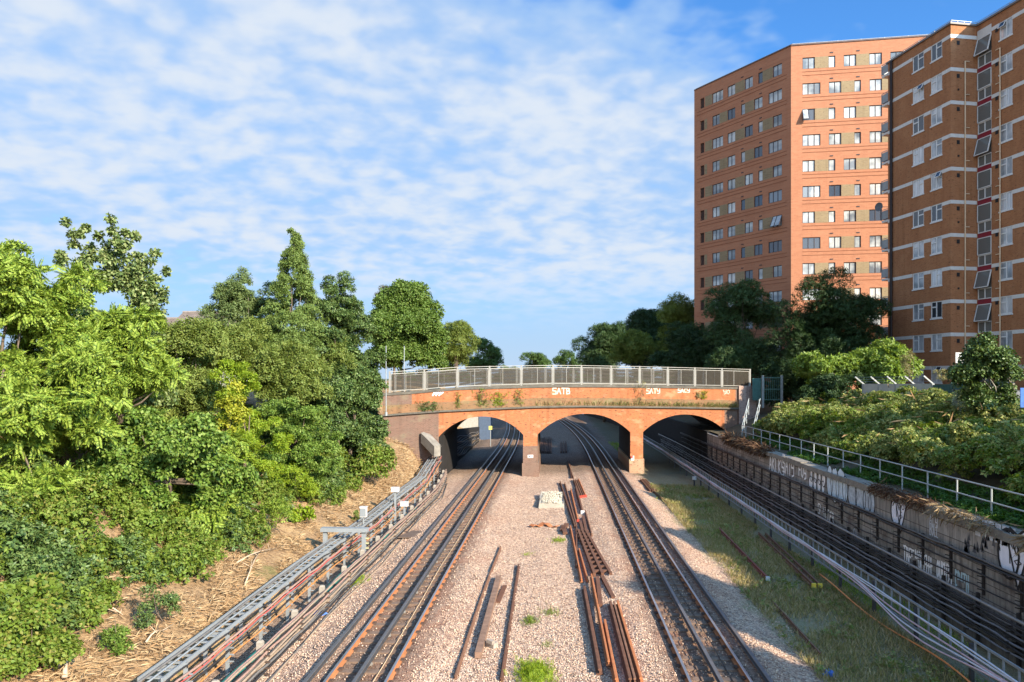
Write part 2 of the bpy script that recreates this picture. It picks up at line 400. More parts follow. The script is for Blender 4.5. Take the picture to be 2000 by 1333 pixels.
def track(xc, outer, label, sd):
    t = T('railway_track', label, 'railway track', (xc, 40, -.2))
    pth = lambda o: [(xc + o + bend(y), y, 0) for y in YS]
    for o in (-.755, .755):
        MB().sweep(RAILP, pth(o), mfun=lambda k: 1 if k in (6, 7, 8) else 0).obj('running_rail', [M_RUST, M_STEEL], t)
    for o in (0, outer):
        MB().sweep(CONDP, pth(o), mfun=lambda k: 1 if k in (6, 5, 7) else 0).obj('conductor_rail', [M_COND, M_CONDTOP], t, label='grey conductor rail raised on insulators' if o else 'grey conductor rail between the running rails')
    # one sleeper with its iron chairs, then copies
    def slp(y0):
        b = MB(); lo = -1.28 - (.25 if outer < 0 else 0); hi = 1.28 + (.25 if outer > 0 else 0)
        b.box((xc + lo, y0 - .125, -.33), (xc + hi, y0 + .125, -.158))
        for o in (-.755, .755):
            for q in (-1, 1):
                b.box((xc + o + q * .05 - .045 + q * .03, y0 - .09, -.158), (xc + o + q * .05 + .045 + q * .03, y0 + .09, -.10), 1)
                b.tube([(xc + o + q * .12, y0 - .05, -.13), (xc + o + q * .13, y0 - .05, -.09)], .022, 5, 1)
        return b
    s0 = slp(40).obj('sleeper', [M_SLEEPER, M_CHAIR], t)
    r = random.Random(3); n = 0; rest = MB()
    y = 14.0
    while y < 168:
        if y < 84:
            if abs(y - 40) > .3: dup(s0, (r.uniform(-.03, .03) + bend(y), y - 40 + r.uniform(-.02, .02), r.uniform(-.006, .006)), r.uniform(-.012, .012), parent=t)
        else:
            e = slp(y); rest.add([(a + bend(y), b_, c) for a, b_, c in e.v], e.f); rest.m[-len(e.f):] = e.m
        y += .74
    rest.obj('sleeper', [M_SLEEPER, M_CHAIR], t, kind='stuff')
    p0 = None; y = 15.2
    while y < 84:
        for o in (0, outer):
            if p0 is None:
                p0 = MB().tube([(xc + o, 40, -.17), (xc + o, 40, -.13), (xc + o, 40, -.1), (xc + o, 40, -.058)], [.085, .085, .065, .06], 8).obj('insulator', M_POT, t)
                base_o = o
            else: dup(p0, (o - base_o + bend(y), y - 40, 0), parent=t)
        y += 2.22
    if p0: p0.location = (0, 14.46 - 40 , 0)
    # thin lineside wires lying in the four-foot
    for o in ((.36,) if sd < 0 else (-.42, .36)):
        MB().tube([(xc + o + .03 * math.sin(y * .37) + bend(y), y, -.13 + .015 * math.sin(y * .9)) for y in frange(12, 120, 1.5)], .014, 4).obj('track_wire', M_TAN if sd < 0 else M_BLACK, t)
    return t
M_TAN = plain('tan_wire', (.45, .33, .2), .7)
track(-4.94, -1.21, 'railway track with rusty orange rails running straight through the left arch', -1)
track(4.12, 1.21, 'partly shaded railway track right of the scrap rails, curving away through the middle arch', 1)

# ------------------------------------------------------------------ scrap rails and other things lying about
M_SCRAP = [plain('scrap_rust_dark', (.12, .055, .032), .85, vary=.4), plain('scrap_rust_orange', (.36, .13, .05), .85, vary=.3), plain('scrap_brown', (.17, .085, .05), .88, vary=.4)]
M_RED = plain('red_paint', (.38, .05, .03), .6); M_WHITE = plain('white_paint', (.46, .45, .43), .6, vary=.12); M_YEL = plain('yellow_clip', (.62, .45, .05), .6)
def scrap(p, q, label, mat=0, w=.14, h=.15, cat='rail', name='loose_rail', group=None, end=None, z=-.3, tilt=0, lift=0., rail=True, wob=0):
    A = at_z(*p, z); B = at_z(*q, z)
    A.z = zt(A.x, A.y) + .015 + lift; B.z = zt(B.x, B.y) + .015 + lift
    o = T(name, label, cat, A.lerp(B, .5), group)
    b = MB()
    pr = [(a * w / .14, (c + .155) * h / .155) for a, c in RAILP] if rail else [(-w / 2, 0), (w / 2, 0), (w / 2, h), (-w / 2, h)]
    n = 6; dirn = (B - A); sdv = Vector((dirn.y, -dirn.x, 0)).normalized()
    path = [A.lerp(B, i / n) + sdv * (wob * math.sin(math.pi * i / n)) for i in range(n + 1)]
    b.sweep(pr, path); b.obj('rail_length' if rail else 'bar_length', M_SCRAP[mat] if isinstance(mat, int) else mat, o)
    if end:
        e = B if B.y < A.y else A; d = (B - A).normalized() * (1 if B.y < A.y else -1)
        MB().bar(e + Vector((0, 0, h / 2)) - d * .02, e + Vector((0, 0, h / 2)) + d * .09, w * 1.12, h * 1.08).obj('end_clamp', end, o, label=('red' if end is M_RED else 'yellow' if end is M_YEL else 'white') + ' painted end clamp')
    return o
scrap((978, 1074), (889, 1333), 'long thin rusty rail farthest left on the pale ballast between the tracks', 2, .1, .1, wob=.06)
scrap((974, 1136), (934, 1290), 'brown square timber lying beside the long thin rusty rail', plain('timber', (.2, .12, .08), .9, vary=.5), .19, .17, 'timber', 'loose_timber', rail=False)
scrap((986, 1146), (972, 1180), 'short pair of dark rusty bars lying right of the brown timber', 0, .16, .06, 'bar', 'loose_bar', rail=False)
scrap((1013, 1106), (979, 1333), 'long dark straight rail lying alone in the middle of the pale ballast', 0, .12, .1)
scrap((1094, 944), (1123, 1034), 'dark scrap rail forming the left edge of the far scrap pile', 0, .15, .16)
scrap((1103, 946), (1126, 1032), 'scrap rail second from the left edge of the far scrap pile', 2, .13, .14)
scrap((1115, 960), (1129, 1022), 'scrap rail with orange tip at the front of the far scrap pile', 1, .13, .14, end=M_RED)
for i in range(4):
    scrap((1120 + i * 3.3, 940), (1133 + i * 3.6, 974), 'rusty rail in the neat bundle with red ends by the right track', (0, 2, 0, 1)[i], .13, .15, end=M_RED, group='bundle of rails with red ends')
scrap((1125, 957), (1138, 1005), 'heavy dark rail lying right of the far scrap pile, below the red-ended bundle', 0, .2, .2, end=M_WHITE)
scrap((1109, 903), (1120, 936), 'thin rail reaching back into the shade of the middle arch', 2, .12, .12)
scrap((1112, 903), (1116, 936), 'thin dark rail beside the one reaching into the middle arch shade', 0, .09, .1)
scrap((1143, 1002), (1156, 1050), 'lone scrap rail right of the pile pointing at the slotted casting', 2, .12, .14)
scrap((1114, 1034), (1136, 1141), 'long orange rail crossing over another to make a thin X', 1, .12, .14, lift=.02)
scrap((1126, 1031), (1126, 1112), 'dark rail under the orange one of the thin X', 0, .12, .13)
scrap((1131, 1078), (1148, 1140), 'short orange rail at the lower right arm of the thin X', 1, .12, .13)
scrap((1141, 1154), (1172, 1322), 'long dark rail left of the two bright orange bars', 0, .2, .16)
scrap((1155, 1136), (1189, 1312), 'bright orange rail leaning across the near scrap pile', 1, .12, .15, lift=.1)
scrap((1181, 1224), (1204, 1345), 'shorter bright orange bar at the near edge of the scrap pile', 1, .15, .17, lift=.03)
scrap((1192, 1190), (1231, 1345), 'dark rail with white clamp, left one of the near pair', 0, .17, .17, end=None)
scrap((1199, 1190), (1240, 1345), 'red brown rail between the dark near pair', 2, .13, .16)
scrap((1206, 1190), (1252, 1345), 'orange brown rail, right one of the near pair', 1, .15, .17)
scrap((1405, 1040), (1499, 1140), 'red brown rail with white end lying in the weeds right of the track', plain('red_rail', (.2, .06, .045), .8), .13, .15, end=M_WHITE, z=-.45, lift=.1)
for i in range(2):
    scrap((1482 + i * 13, 1050), (1589 + i * 12, 1154), 'dark rail with a yellow end clip, one of two side by side in the weeds', 2, .14, .15, end=M_YEL, group='two rails with yellow end clips', z=-.5, lift=.1)
scrap((1510, 1186), (1602, 1288), 'thin brown rail half sunk in the near grass', 2, .1, .1, z=-.45, lift=.07)
for i in range(4):
    scrap((1251 + i * 3.2, 939), (1270 + i * 4.4, 962), 'rail in the small bundle right of the right-hand brick pier', (2, 0, 2, 0)[i], .14, .15, group='small bundle beside the pier', z=-.35)
scrap((1277, 963), (1307, 990), 'dark kerb-like rail leading on from the small bundle', 0, .14, .12, z=-.4)
for i in range(8):
    scrap((1054 + i * 3.3, 857), (1051.5 + i * 3.5, 886), 'dark rail in the row of eight stacked behind the left pier', (0, 2, 0)[i % 3], .17, .2, group='row of rails seen through the middle arch')
for i in range(3):
    scrap((1096 + i * 4.5, 866), (1096 + i * 5, 886), 'rail in the short row of three seen through the middle arch', (0, 2, 0)[i], .2, .2, group='row of three rails behind the bridge')

# slotted crossing casting with splayed legs
A, B = at_z(1136, 1040, -.26), at_z(1177, 1128, -.26)
t = T('crossing_casting', 'dark slotted steel crossing casting with splayed legs lying between the tracks', 'casting', A.lerp(B, .5))
b = MB(); d = (B - A).normalized(); sdv = Vector((d.y, -d.x, 0))
L = (B - A).length; Wd = .32
up = Vector((0, 0, .1)); A2, B2 = A + up, B + up
for q in (-1, 0, 1): b.bar(A2 + sdv * (q * Wd * .55), B2 + sdv * (q * Wd), .11, .16)
for i in range(12):
    c = A2.lerp(B2, (i + .3) / 12); b.bar(c - sdv * Wd, c + sdv * Wd, .16, .12)
b.obj('slotted_body', M_SCRAP[0], t)
for p, q in (((1167, 1129), (1173, 1184)), ((1176, 1128), (1198, 1170)), ((1139, 1042), (1133, 1020)), ((1146, 1042), (1139, 1010))):
    MB().bar(at_z(*p, -.2), at_z(*q, -.2), .14, .15).obj('leg', M_SCRAP[0], t)

# low rectangular heap of pale rubble on a white sheet
c = at_z(1077, 993, -.3); t = T('rubble_heap', 'low rectangular heap of pale rubble on a white sheet beside the scrap pile', 'rubble heap', c)
b = MB(); rr = random.Random(5); HW, HL = .7, 4.6
def edge(u, q): return (q * (HW + .05 * math.sin(u * 3)), u)
ring = [(-HW - .04, .0), (HW + .04, .03), (HW + .06, 1.6), (HW, 3.1), (HW + .03, HL), (-HW, HL), (-HW - .06, 2.9), (-HW - .02, 1.4)]
n = len(ring); vs = [(x * 1.05, y, -.02) for x, y in ring] + [(x, y, .26 + rr.uniform(-.04, .05)) for x, y in ring] + [(x * .88, .15 + y * .94, .22) for x, y in ring]
b.add(vs, [(k, (k + 1) % n, n + (k + 1) % n, n + k) for k in range(n)] + [(n + k, n + (k + 1) % n, 2 * n + (k + 1) % n, 2 * n + k) for k in range(n)] + [tuple(range(2 * n, 3 * n))])
b.obj('sheet', plain('sheet_fabric', (.33, .295, .24), .9, vary=.25, scale=3), t, local=True)
b = MB()
for i in range(620):
    x, y = rr.uniform(-.62, .62), rr.uniform(.1, HL - .1); s_ = rr.uniform(.04, .11); zc = .2 + .1 * (1 - (x / .65) ** 2) + rr.uniform(-.03, .05)
    v = [Vector((rr.uniform(.6, 1.1) * s_ * a, rr.uniform(.6, 1.1) * s_ * b_, rr.uniform(.5, 1) * s_ * c_)) + Vector((x, y, zc)) for a, b_, c_ in ((1,0,0),(-1,0,0),(0,1,0),(0,-1,0),(0,0,1),(0,0,-1))]
    b.add(v, [(0,2,4),(2,1,4),(1,3,4),(3,0,4),(2,0,5),(1,2,5),(3,1,5),(0,3,5)])
b.obj('rubble', plain('pale_rubble', (.40, .35, .265), .9, vary=.3, scale=6), t, kind='stuff', local=True)
# rusty sheet scraps
for p, q, l, m_ in (((1037, 1030), (1062, 1026), 'bent orange rusty strip left of the far scrap pile', 1), ((1062, 1026), (1089, 1032), 'second bent orange rusty strip touching the first', 1)):
    A, B = at_z(*p, -.28), at_z(*q, -.28); o = MB()
    n = 6; sd_ = Vector((0, .28, 0))
    for i in range(n):
        a_, b_ = A.lerp(B, i / n), A.lerp(B, (i + 1) / n); k = lambda j: Vector((0, 0, .05 + .07 * math.sin(j * 1.3)))
        o.bar(a_ + k(i), b_ + k(i + 1), .3, .03)
    o.obj('rusty_strip', M_SCRAP[m_], label=l, cat='scrap metal', loc=A.lerp(B, .5))
for i, (p, q) in enumerate((((1098, 1036), (1107, 1024)), ((1099, 1028), (1104, 1042)))):
    MB().bar(at_z(*p, -.2), at_z(*q, -.2), .22, .12).obj('scrap_block', M_SCRAP[0], label=('dark scrap block right of the orange strips, the upper one', 'dark scrap block right of the orange strips, the lower one')[i], cat='scrap metal', loc=at_z(*p, -.2))
b = MB(); c = at_z(961, 1266, -.3)
b.bar(c + Vector((-.14, .1, .1)), c + Vector((.12, -.1, .1)), .2, .17); b.bar(c + Vector((-.13, -.02, .22)), c + Vector((.05, -.14, .2)), .12, .1)
b.obj('steel_block', plain('dull_steel', (.3, .25, .2), .6), label='small steel block with pale edge lying right of the brown timber', cat='steel block', loc=c)
def crumple(c, r, mat, name, label, cat, seed, flat=.35):
    rr = random.Random(seed); bmv = []; n, m_ = 12, 7
    for i in range(m_):
        for k in range(n):
            th = math.pi * i / (m_ - 1); ph = 2 * math.pi * k / n; q = r * rr.uniform(.55, 1.1)
            bmv.append((c.x + q * math.sin(th) * math.cos(ph), c.y + q * math.sin(th) * math.sin(ph), c.z + max(0, q * flat * (1 + math.cos(th)))))
    fs = [(i * n + k, i * n + (k + 1) % n, i * n + n + (k + 1) % n, i * n + n + k) for i in range(m_ - 1) for k in range(n)]
    MB().add(bmv, fs).obj(name, mat, label=label, cat=cat, loc=c)
M_BLUE = plain('blue_plastic', (.05, .14, .42), .45)
crumple(at_z(622, 1203, -.32), .3, M_BLUE, 'plastic_sheet', 'crumpled blue plastic sheet on the ballast beside the left cables', 'plastic sheet', 4, .25)
crumple(at_z(1618, 1326, -.45), .17, M_BLUE, 'plastic_bag', 'small bright blue plastic bag at the near edge of the grass', 'plastic bag', 9, .8)
A = at_z(806, 1048, -.27)
MB().add([A + Vector(v) for v in ((-.75, -.6, .03), (.5, -.4, .03), (.85, .9, .03), (-.2, 1.1, .03), (-.75, -.6, .07), (.5, -.4, .07), (.85, .9, .07), (-.2, 1.1, .07))],
         [(3,2,1,0),(4,5,6,7),(0,1,5,4),(1,2,6,5),(2,3,7,6),(3,0,4,7)]).obj('cover_board', plain('board_brown', (.12, .085, .065), .9), label='flat dark brown board lying on the ballast beside the left track', cat='board', loc=A)
# small white marker pot in the weeds at the right
c = at_z(1356, 952, -.5); t = T('marker_post', 'short post with a round white cap standing in the weeds by the right cable ladder', 'marker', c)
MB().tube([(0, 0, 0), (0, 0, .55)], .06, 8).obj('post', M_COND, t, local=True); MB().tube([(0, 0, .55), (0, 0, .78)], .16, 10).obj('cap', M_WHITE, t, local=True)

# ------------------------------------------------------------------ left cable ladder, cables and their posts
M_GALV = plain('galvanised', (.27, .29, .295), .5, metal=.25, vary=.2, scale=3)
M_GRP = plain('grey_plastic', (.21, .225, .23), .6, vary=.14, scale=2)
M_CONC = plain('concrete_post', (.27, .235, .19), .9, vary=.25, scale=6, bump=.4)
M_CAB = [plain('cable_dusty_pink', (.29, .18, .14), .75, vary=.3), plain('cable_dusty_tan', (.27, .20, .14), .8, vary=.3), plain('cable_grey', (.13, .12, .11), .75, vary=.3), M_BLACK, plain('cable_orange', (.5, .2, .06), .6, vary=.2), plain('cable_red', (.6, .08, .07), .6)]
def lad_x(y):                         # swings in towards the arch near the bridge
    return -8.95 - .25 * max(0, min(1, (y - 46) / 10)) - .02 * math.sin(y * .5)
LY = frange(16, 57, 1.0)
LZ = lambda y: .85 + .05 * math.sin(y * .31) + (max(0, y - 50) * .12)
t = T('cable_ladder', 'pale grey cable ladder on legs along the foot of the left embankment', 'cable ladder', (-8.95, 36, -.35))
b = MB()
for q in (-.27, .27):
    b.sweep([(-.02, -.05), (.02, -.05), (.02, .05), (-.02, .05)], [(lad_x(y) + q, y, LZ(y)) for y in LY])
b.obj('side_rail', M_GRP, t)
rung = None; k = 0
for y in frange(16.2, 56.6, .44):
    if rung is None:
        rung = MB().box((-.25, -.045, -.035), (.25, .045, -.005)).obj('rung', M_GRP, t, local=True); rung.location = (lad_x(y) + 8.95, y - 36, LZ(y) + .35)
    else:
        dup(rung, (lad_x(y) + 8.95, y - 36, LZ(y) + .35), parent=t)
for y in frange(17, 56, 2.2):
    b = MB()
    for q in (-.3, .3): b.box((lad_x(y) + q - .04, y - .04, -.42), (lad_x(y) + q + .04, y + .04, LZ(y) - .05 if q < 0 else LZ(y) + .02))
    b.bar((lad_x(y) - .34, y, LZ(y) - .09), (lad_x(y) + .34, y, LZ(y) - .09), .06, .06)
    for j in range(4): b.box((lad_x(y) + .3, y - .02, .0 + j * .18), (lad_x(y) + .47, y + .02, .03 + j * .18))
    b.obj('leg_frame', M_GRP, t)
def cable(pts, r, mat, label, group=None, n=6, name='cable'):
    return MB().tube(pts, r, n).obj(name, mat, label=label, cat='cable', group=group, smooth=True, loc=pts[len(pts) // 2])
def run(xf, zf, y0, y1, span, sag, seed, st=.5):
    r = random.Random(seed); ph = r.uniform(0, span); pts = []; y = y0
    k = [r.uniform(.3, 1.3) for _ in range(200)]
    while y <= y1:
        u = ((y + ph) / span) % 1; i = int((y + ph) // span)
        pts.append((xf(y) + .02 * math.sin(y * .8 + seed), y, zf(y) - sag * k[i % 200] * 4 * u * (1 - u))); y += st
    return pts
for j, (m_, r_, lab) in enumerate(((3, .022, 'thin black cable slung along the top right edge of the left ladder'), (0, .034, 'pink cable hung highest on the brackets under the left ladder'), (5, .013, 'thin red cable hung under the pink one on the left ladder brackets'), (2, .03, 'grey cable hung on the middle bracket of the left ladder'), (3, .03, 'black cable hung on the lower bracket of the left ladder'), (4, .019, 'bright orange cable hung lowest on the left ladder brackets'))):
    cable(run(lambda y: lad_x(y) + .36 + .02 * (j % 3), lambda y: LZ(y) - (.02, .2, .27, .36, .48, .66)[j], 15.5, 57.5, 2.2, .05, 10 + j), r_, M_CAB[m_], lab)
cable([(x, y, z + .05) for x, y, z in run(lambda y: lad_x(y) - .12, LZ, 15.5, 57, 3, .01, 31)], .03, M_CAB[2], 'grey cable lying in the left ladder tray')
cable([(x, y, z + .05) for x, y, z in run(lambda y: lad_x(y) + .05, LZ, 15.5, 57, 3, .01, 33)], .026, M_GRP, 'pale cable lying in the left ladder tray beside the grey one')
# low concrete posts with the outer cable bundle
LP = lambda y: -7.72 - .9 * max(0, min(1, (y - 47) / 11)) ** 1.4
post = None
for i, y in enumerate(frange(16.5, 56, 2.6)):
    if post is None:
        post = T('cable_post', 'stubby pale concrete post carrying the outer cable bundle at the left', 'post', (LP(y), y, -.4), group='concrete posts of the outer left cable bundle')
        MB().add([(-.1,-.08,0),(.1,-.08,0),(.1,.08,0),(-.1,.08,0),(-.08,-.07,.98),(.08,-.07,.98),(.08,.07,.98),(-.08,.07,.98),(-.05,-.04,1.03),(.05,-.04,1.03),(.05,.04,1.03),(-.05,.04,1.03)],
                 [(0,1,5,4),(1,2,6,5),(2,3,7,6),(3,0,4,7),(4,5,9,8),(5,6,10,9),(6,7,11,10),(7,4,8,11),(8,9,10,11)]).obj('concrete_shaft', M_CONC, post, local=True)
        for j in range(5): MB().box((.1, -.03, .12 + j * .16), (.26, .03, .15 + j * .16)).obj('bracket', M_CHAIR, post, local=True)
    else: dup(post, (LP(y), y, -.4))
k = 0
for j in range(5):
    for q in range(2):
        k += 1
        cable(run(lambda y: LP(y) + .13 + q * .06, lambda y: -.12 + j * .155, 15, 57.2, 2.6, .03 + .015 * (j % 2), 50 + k), .034, M_CAB[(2, 3, 1, 2, 2, 1, 3, 0, 0, 1)[k - 1]], 'dusty cable in the sagging bundle on the concrete posts at the left', 'cables on the concrete posts')
for j in range(2):
    cable([(LP(y) + .28 + j * .13 + .08 * math.sin(y * .4 + j * 2), y, zt(LP(y) + .4, y) + .035) for y in frange(14, 55, 1)], .03, M_CAB[(2, 1, 3)[j]], ('dark grey', 'tan', 'black')[j] + ' cable lying loose on the ground beside the concrete posts')
# green pipe lying between ladder and posts
MB().tube([(-8.32 + .06 * math.sin(y * .6), y, zt(-8.3, y) + .1) for y in frange(15, 44, 1)], .11, 10).obj('drain_pipe', plain('teal_pipe', (.015, .17, .15), .45), label='teal green pipe on the ground between ladder and concrete posts', cat='pipe', smooth=True, loc=(-8.3, 30, -.2))
# portal frame over the ladder, with equipment box on a pole
g0 = at_z(711, 1113, -.36)
t = T('cable_portal', 'grey steel portal frame straddling the left cable ladder', 'frame', (g0.x, g0.y, -.36))
X0, X1, Yp = g0.x, g0.x - 1.62, g0.y
MB().box((X0 - .08, Yp - .08, -.4), (X0 + .08, Yp + .08, 1.2)).obj('leg', M_GRP, t); MB().box((X1 - .08, Yp - .08, -.1), (X1 + .08, Yp + .08, 1.2)).obj('leg', M_GRP, t)
MB().box((X1 - .16, Yp - .17, 1.2), (X0 + .16, Yp + .17, 1.36)).obj('beam', M_GRP, t)
M_TAG = plain('yellow_tag', (.36, .33, .18), .7)
for j in range(6): MB().box((X0 + .08, Yp - .04, -.1 + j * .2), (X0 + .2, Yp + .04, -.04 + j * .2)).obj('bracket', M_TAG, t)
c = at(710, 1010, 34.2); t = T('equipment_box', 'small white equipment box on a thin pole above the left cable ladder', 'equipment box', (c.x, c.y, .1))
MB().tube([(0, 0, 0), (0, 0, c.z - .1)], .03, 8).obj('pole', M_GALV, t, local=True)
b = MB(); h = c.z - .1; b.box((-.15, -.11, h), (.15, .11, h + .44)); b.box((-.17, -.13, h + .44), (.17, .13, h + .48)); b.obj('cabinet', M_WHITE, t, local=True)
MB().box((-.13, -.13, h + .05), (.13, -.113, h + .4)).obj('door', M_GRP, t, local=True)
for px_, py_, s_, l in ((772, 957, 40, 'white junction box on the bank side of the ladder near the bridge'), (790, 985, 40, 'white junction box hung among the cables near the bridge')):
    c = at(px_, py_, s_); o = MB(); o.box((c.x - .2, c.y - .14, c.z - .11), (c.x + .2, c.y + .14, c.z + .11)); o.box((c.x - .22, c.y - .16, c.z + .11), (c.x + .22, c.y + .16, c.z + .14))
    t = T('junction_box', l, 'junction box', c); o.obj('box_body', M_WHITE, t); MB().box((c.x - .05, c.y - .05, zt(c.x, c.y) - .1), (c.x + .05, c.y + .05, c.z - .11)).obj('stand', M_GALV, t)
# cables climbing the bank into the shade under the left arch
for j in range(12):
    r = random.Random(j + 300); pts = []
    for y in frange(55.5, 92, 1.1):
        x = -8.86 + bend(y) + .1 * math.sin(y * .7 + j) - .25 * max(0, min(1, (y - 56) / 6)); pts.append((x, y, .0 + j * .2 * (1 - .55 * max(0, min(1, (y - 64) / 28))) + .07 * math.sin(y * .55 + j * 1.7)))
    cable(pts, .035, M_CAB[(2, 3, 1, 2, 3, 2)[j % 6]], 'sagging cable on the dark wall under the left arch', 'cables under the left arch')
# ------------------------------------------------------------------ brick road bridge (skewed to the track)
KS, BY0, BDEP = .38, 59.6, 10.8
def bx(px_, py_):
    """pixel -> (x, z) on the bridge's near face"""
    r = ray(px_, py_); s = BY0 / (r.y - KS * r.x); P = CAMP + r * s; return P.x, P.z
def BF(x, z, t=0.0): return Vector((x, BY0 + KS * x + t, z))    # t = distance behind the near face, along the track
M_BRICK = brickmat('bridge_brick', (.38, .118, .042), (.30, .092, .036), (.30, .16, .09), stain=(.27, .12, .06), amount=.62, axis='x', patch=(.46, .23, .125), patchk=.55, white=.2)
M_SOOTSHADE = plain('soot_shade_brick', (.014, .012, .011), .95, vary=.5, scale=1.5, bump=.3)  # sooty brick, blackened further so its colour holds the arch shade
M_BRICKB = brickmat('bridge_brick_brown', (.165, .092, .066), (.13, .074, .053), (.19, .14, .11), amount=.35, axis='x', patch=(.19, .17, .11), patchk=.4)
M_COPE = plain('stone_coping', (.095, .085, .068), .9, vary=.5, scale=1.2, bump=.4)
M_LEDGE = brickmat('ledge_brick', (.24, .115, .055), (.19, .095, .05), (.2, .15, .09), stain=(.12, .10, .05), amount=.65, axis='x', patch=(.2, .165, .085), patchk=.65)
bridge = T('road_bridge', 'orange brick road bridge with three arches over the railway', 'bridge', BF(2.3, 0))
# heights of the humped lines, from left to right
def curve(pts):
    q = sorted(bx(*p) for p in pts)
    def f(x):
        if x <= q[0][0]: return q[0][1] + (x - q[0][0]) * .03
        if x >= q[-1][0]: return q[-1][1] - (x - q[-1][0]) * .03
        for (a, za), (b_, zb) in zip(q, q[1:]):
            if a <= x <= b_:
                u = (x - a) / (b_ - a); return za + (zb - za) * u
    return f
z_cope = curve([(750, 768), (800, 765), (893, 757), (1016, 753.5), (1080, 752), (1150, 752), (1250, 753), (1410, 755.6), (1480, 757)])
z_str = curve([(755, 809), (850, 802), (920, 798.5), (1050, 793), (1140, 792), (1230, 793), (1340, 794.5), (1420, 796), (1480, 797)])
XL, XR = bx(748, 800)[0], bx(1478, 780)[0]
arch = []
for (l, r, cr) in (((857, 853), (1022, 850), 814), ((1050, 851), (1231, 849), 808.5), ((1256, 849), (1412, 846), 810)):
    xl, xr = bx(*l)[0], bx(*r)[0]; zs = 3.05; zc = bx((l[0] + r[0]) / 2, cr)[1]
    if l[0] == 1256: xr = xl + 7.3
    arch.append((xl, xr, zs, zc))
def arch_z(a, x):
    xl, xr, zs, zc = a; c = (xl + xr) / 2; h = (xr - xl) / 2; rise = zc - zs; Rr = (h * h + rise * rise) / (2 * rise)
    return zc - Rr + math.sqrt(max(0, Rr * Rr - (x - c) ** 2))
def soff(x):
    for a in arch:
        if a[0] < x < a[1]: return arch_z(a, x)
    return -1.2
# body: front and back spandrels, soffits, pier sides
xs = [XL] ; edges = []
for a in arch: edges += [a[0], a[1]]
x = XL
cols = sorted(set([XL, XR] + edges + [XL + (XR - XL) * i / 150 for i in range(151)]))
def body(f, g, dep, mfun):
    """solid strip between lower curve f and upper curve g, sheared along the skew"""
    b = MB()
    for x0, x1 in zip(cols, cols[1:]):
        if x1 - x0 < 1e-6: continue
        xm = (x0 + x1) / 2; e = 1e-5
        f0, f1, g0, g1 = f(x0 + e), f(x1 - e), g(x0), g(x1); m = mfun(xm)
        for t0, flip in ((0, 0), (dep, 1)):
            q = [BF(x0, f0, t0), BF(x1, f1, t0), BF(x1, g1, t0), BF(x0, g0, t0)]; b.add(q, [(3, 2, 1, 0) if flip else (0, 1, 2, 3)], m)
        b.add([BF(x0, f0), BF(x0, f0, dep), BF(x1, f1, dep), BF(x1, f1)], [(0, 1, 2, 3)], 2)
        b.add([BF(x0, g0), BF(x0, g0, dep), BF(x1, g1, dep), BF(x1, g1)], [(3, 2, 1, 0)], m)
    for x in edges:                               # pier sides
        a = [q for q in arch if abs(q[0] - x) < 1e-4 or abs(q[1] - x) < 1e-4][0]
        b.add([BF(x, -1.2), BF(x, -1.2, dep), BF(x, a[2], dep), BF(x, a[2])], [(0, 1, 2, 3)], 2)
    for x in (XL, XR): b.add([BF(x, f(x)), BF(x, f(x), dep), BF(x, g(x), dep), BF(x, g(x))], [(0, 1, 2, 3)], mfun(x))
    return b
xbrown, xbr2 = bx(856, 830)[0], bx(1400, 820)[0]
body(soff, lambda x: z_str(x) - .04, BDEP, lambda x: 1 if x < xbrown or x > xbr2 + .8 else 0).obj('arch_wall', [M_BRICK, M_BRICKB, M_SOOTSHADE], bridge)
def strip(f, g, t0, dep, nm, mats, mfun=lambda x: 0, x0=XL, x1=XR, n=60, label=None, parent=None):
    b = MB(); xs = [x0 + (x1 - x0) * i / n for i in range(n + 1)]
    for a, c in zip(xs, xs[1:]):
        q = [BF(a, f(a), t0), BF(c, f(c), t0), BF(c, g(c), t0), BF(a, g(a), t0), BF(a, f(a), t0 + dep), BF(c, f(c), t0 + dep), BF(c, g(c), t0 + dep), BF(a, g(a), t0 + dep)]
        b.add(q, [(0,1,2,3),(7,6,5,4),(3,2,6,7),(1,0,4,5)], mfun((a + c) / 2))
    for a, fl in ((x0, 0), (x1, 1)):
        b.add([BF(a, f(a), t0), BF(a, g(a), t0), BF(a, g(a), t0 + dep), BF(a, f(a), t0 + dep)], [(0, 1, 2, 3)])
    return b.obj(nm, mats, parent or bridge, label=label)
for t0, dep, inner in ((-.14, .6, .46), (BDEP - .46, .6, .0)):
    strip(lambda x: z_str(x) - .15, lambda x: z_str(x) - .02, t0 - (.08 if t0 < 0 else -.08), dep, 'string_course', M_COPE)
    strip(lambda x: z_str(x) - .017, lambda x: z_str(x) + .62, t0 + .02, dep - .04, 'parapet_plinth', M_LEDGE)
    strip(lambda x: z_str(x) + .623, lambda x: z_cope(x) - .2, t0 + .10, dep - .2, 'parapet', [M_BRICK, M_BRICKB], lambda x: 1 if x < XL + 2.2 or x > XR - 1.9 else 0)
    strip(lambda x: z_cope(x) - .197, lambda x: z_cope(x), t0 + .02, dep - .04, 'coping', M_COPE)
strip(lambda x: z_str(x) - .037, lambda x: z_str(x) + .3, .47, BDEP - .95, 'road_deck', plain('asphalt', (.05, .05, .05), .9))
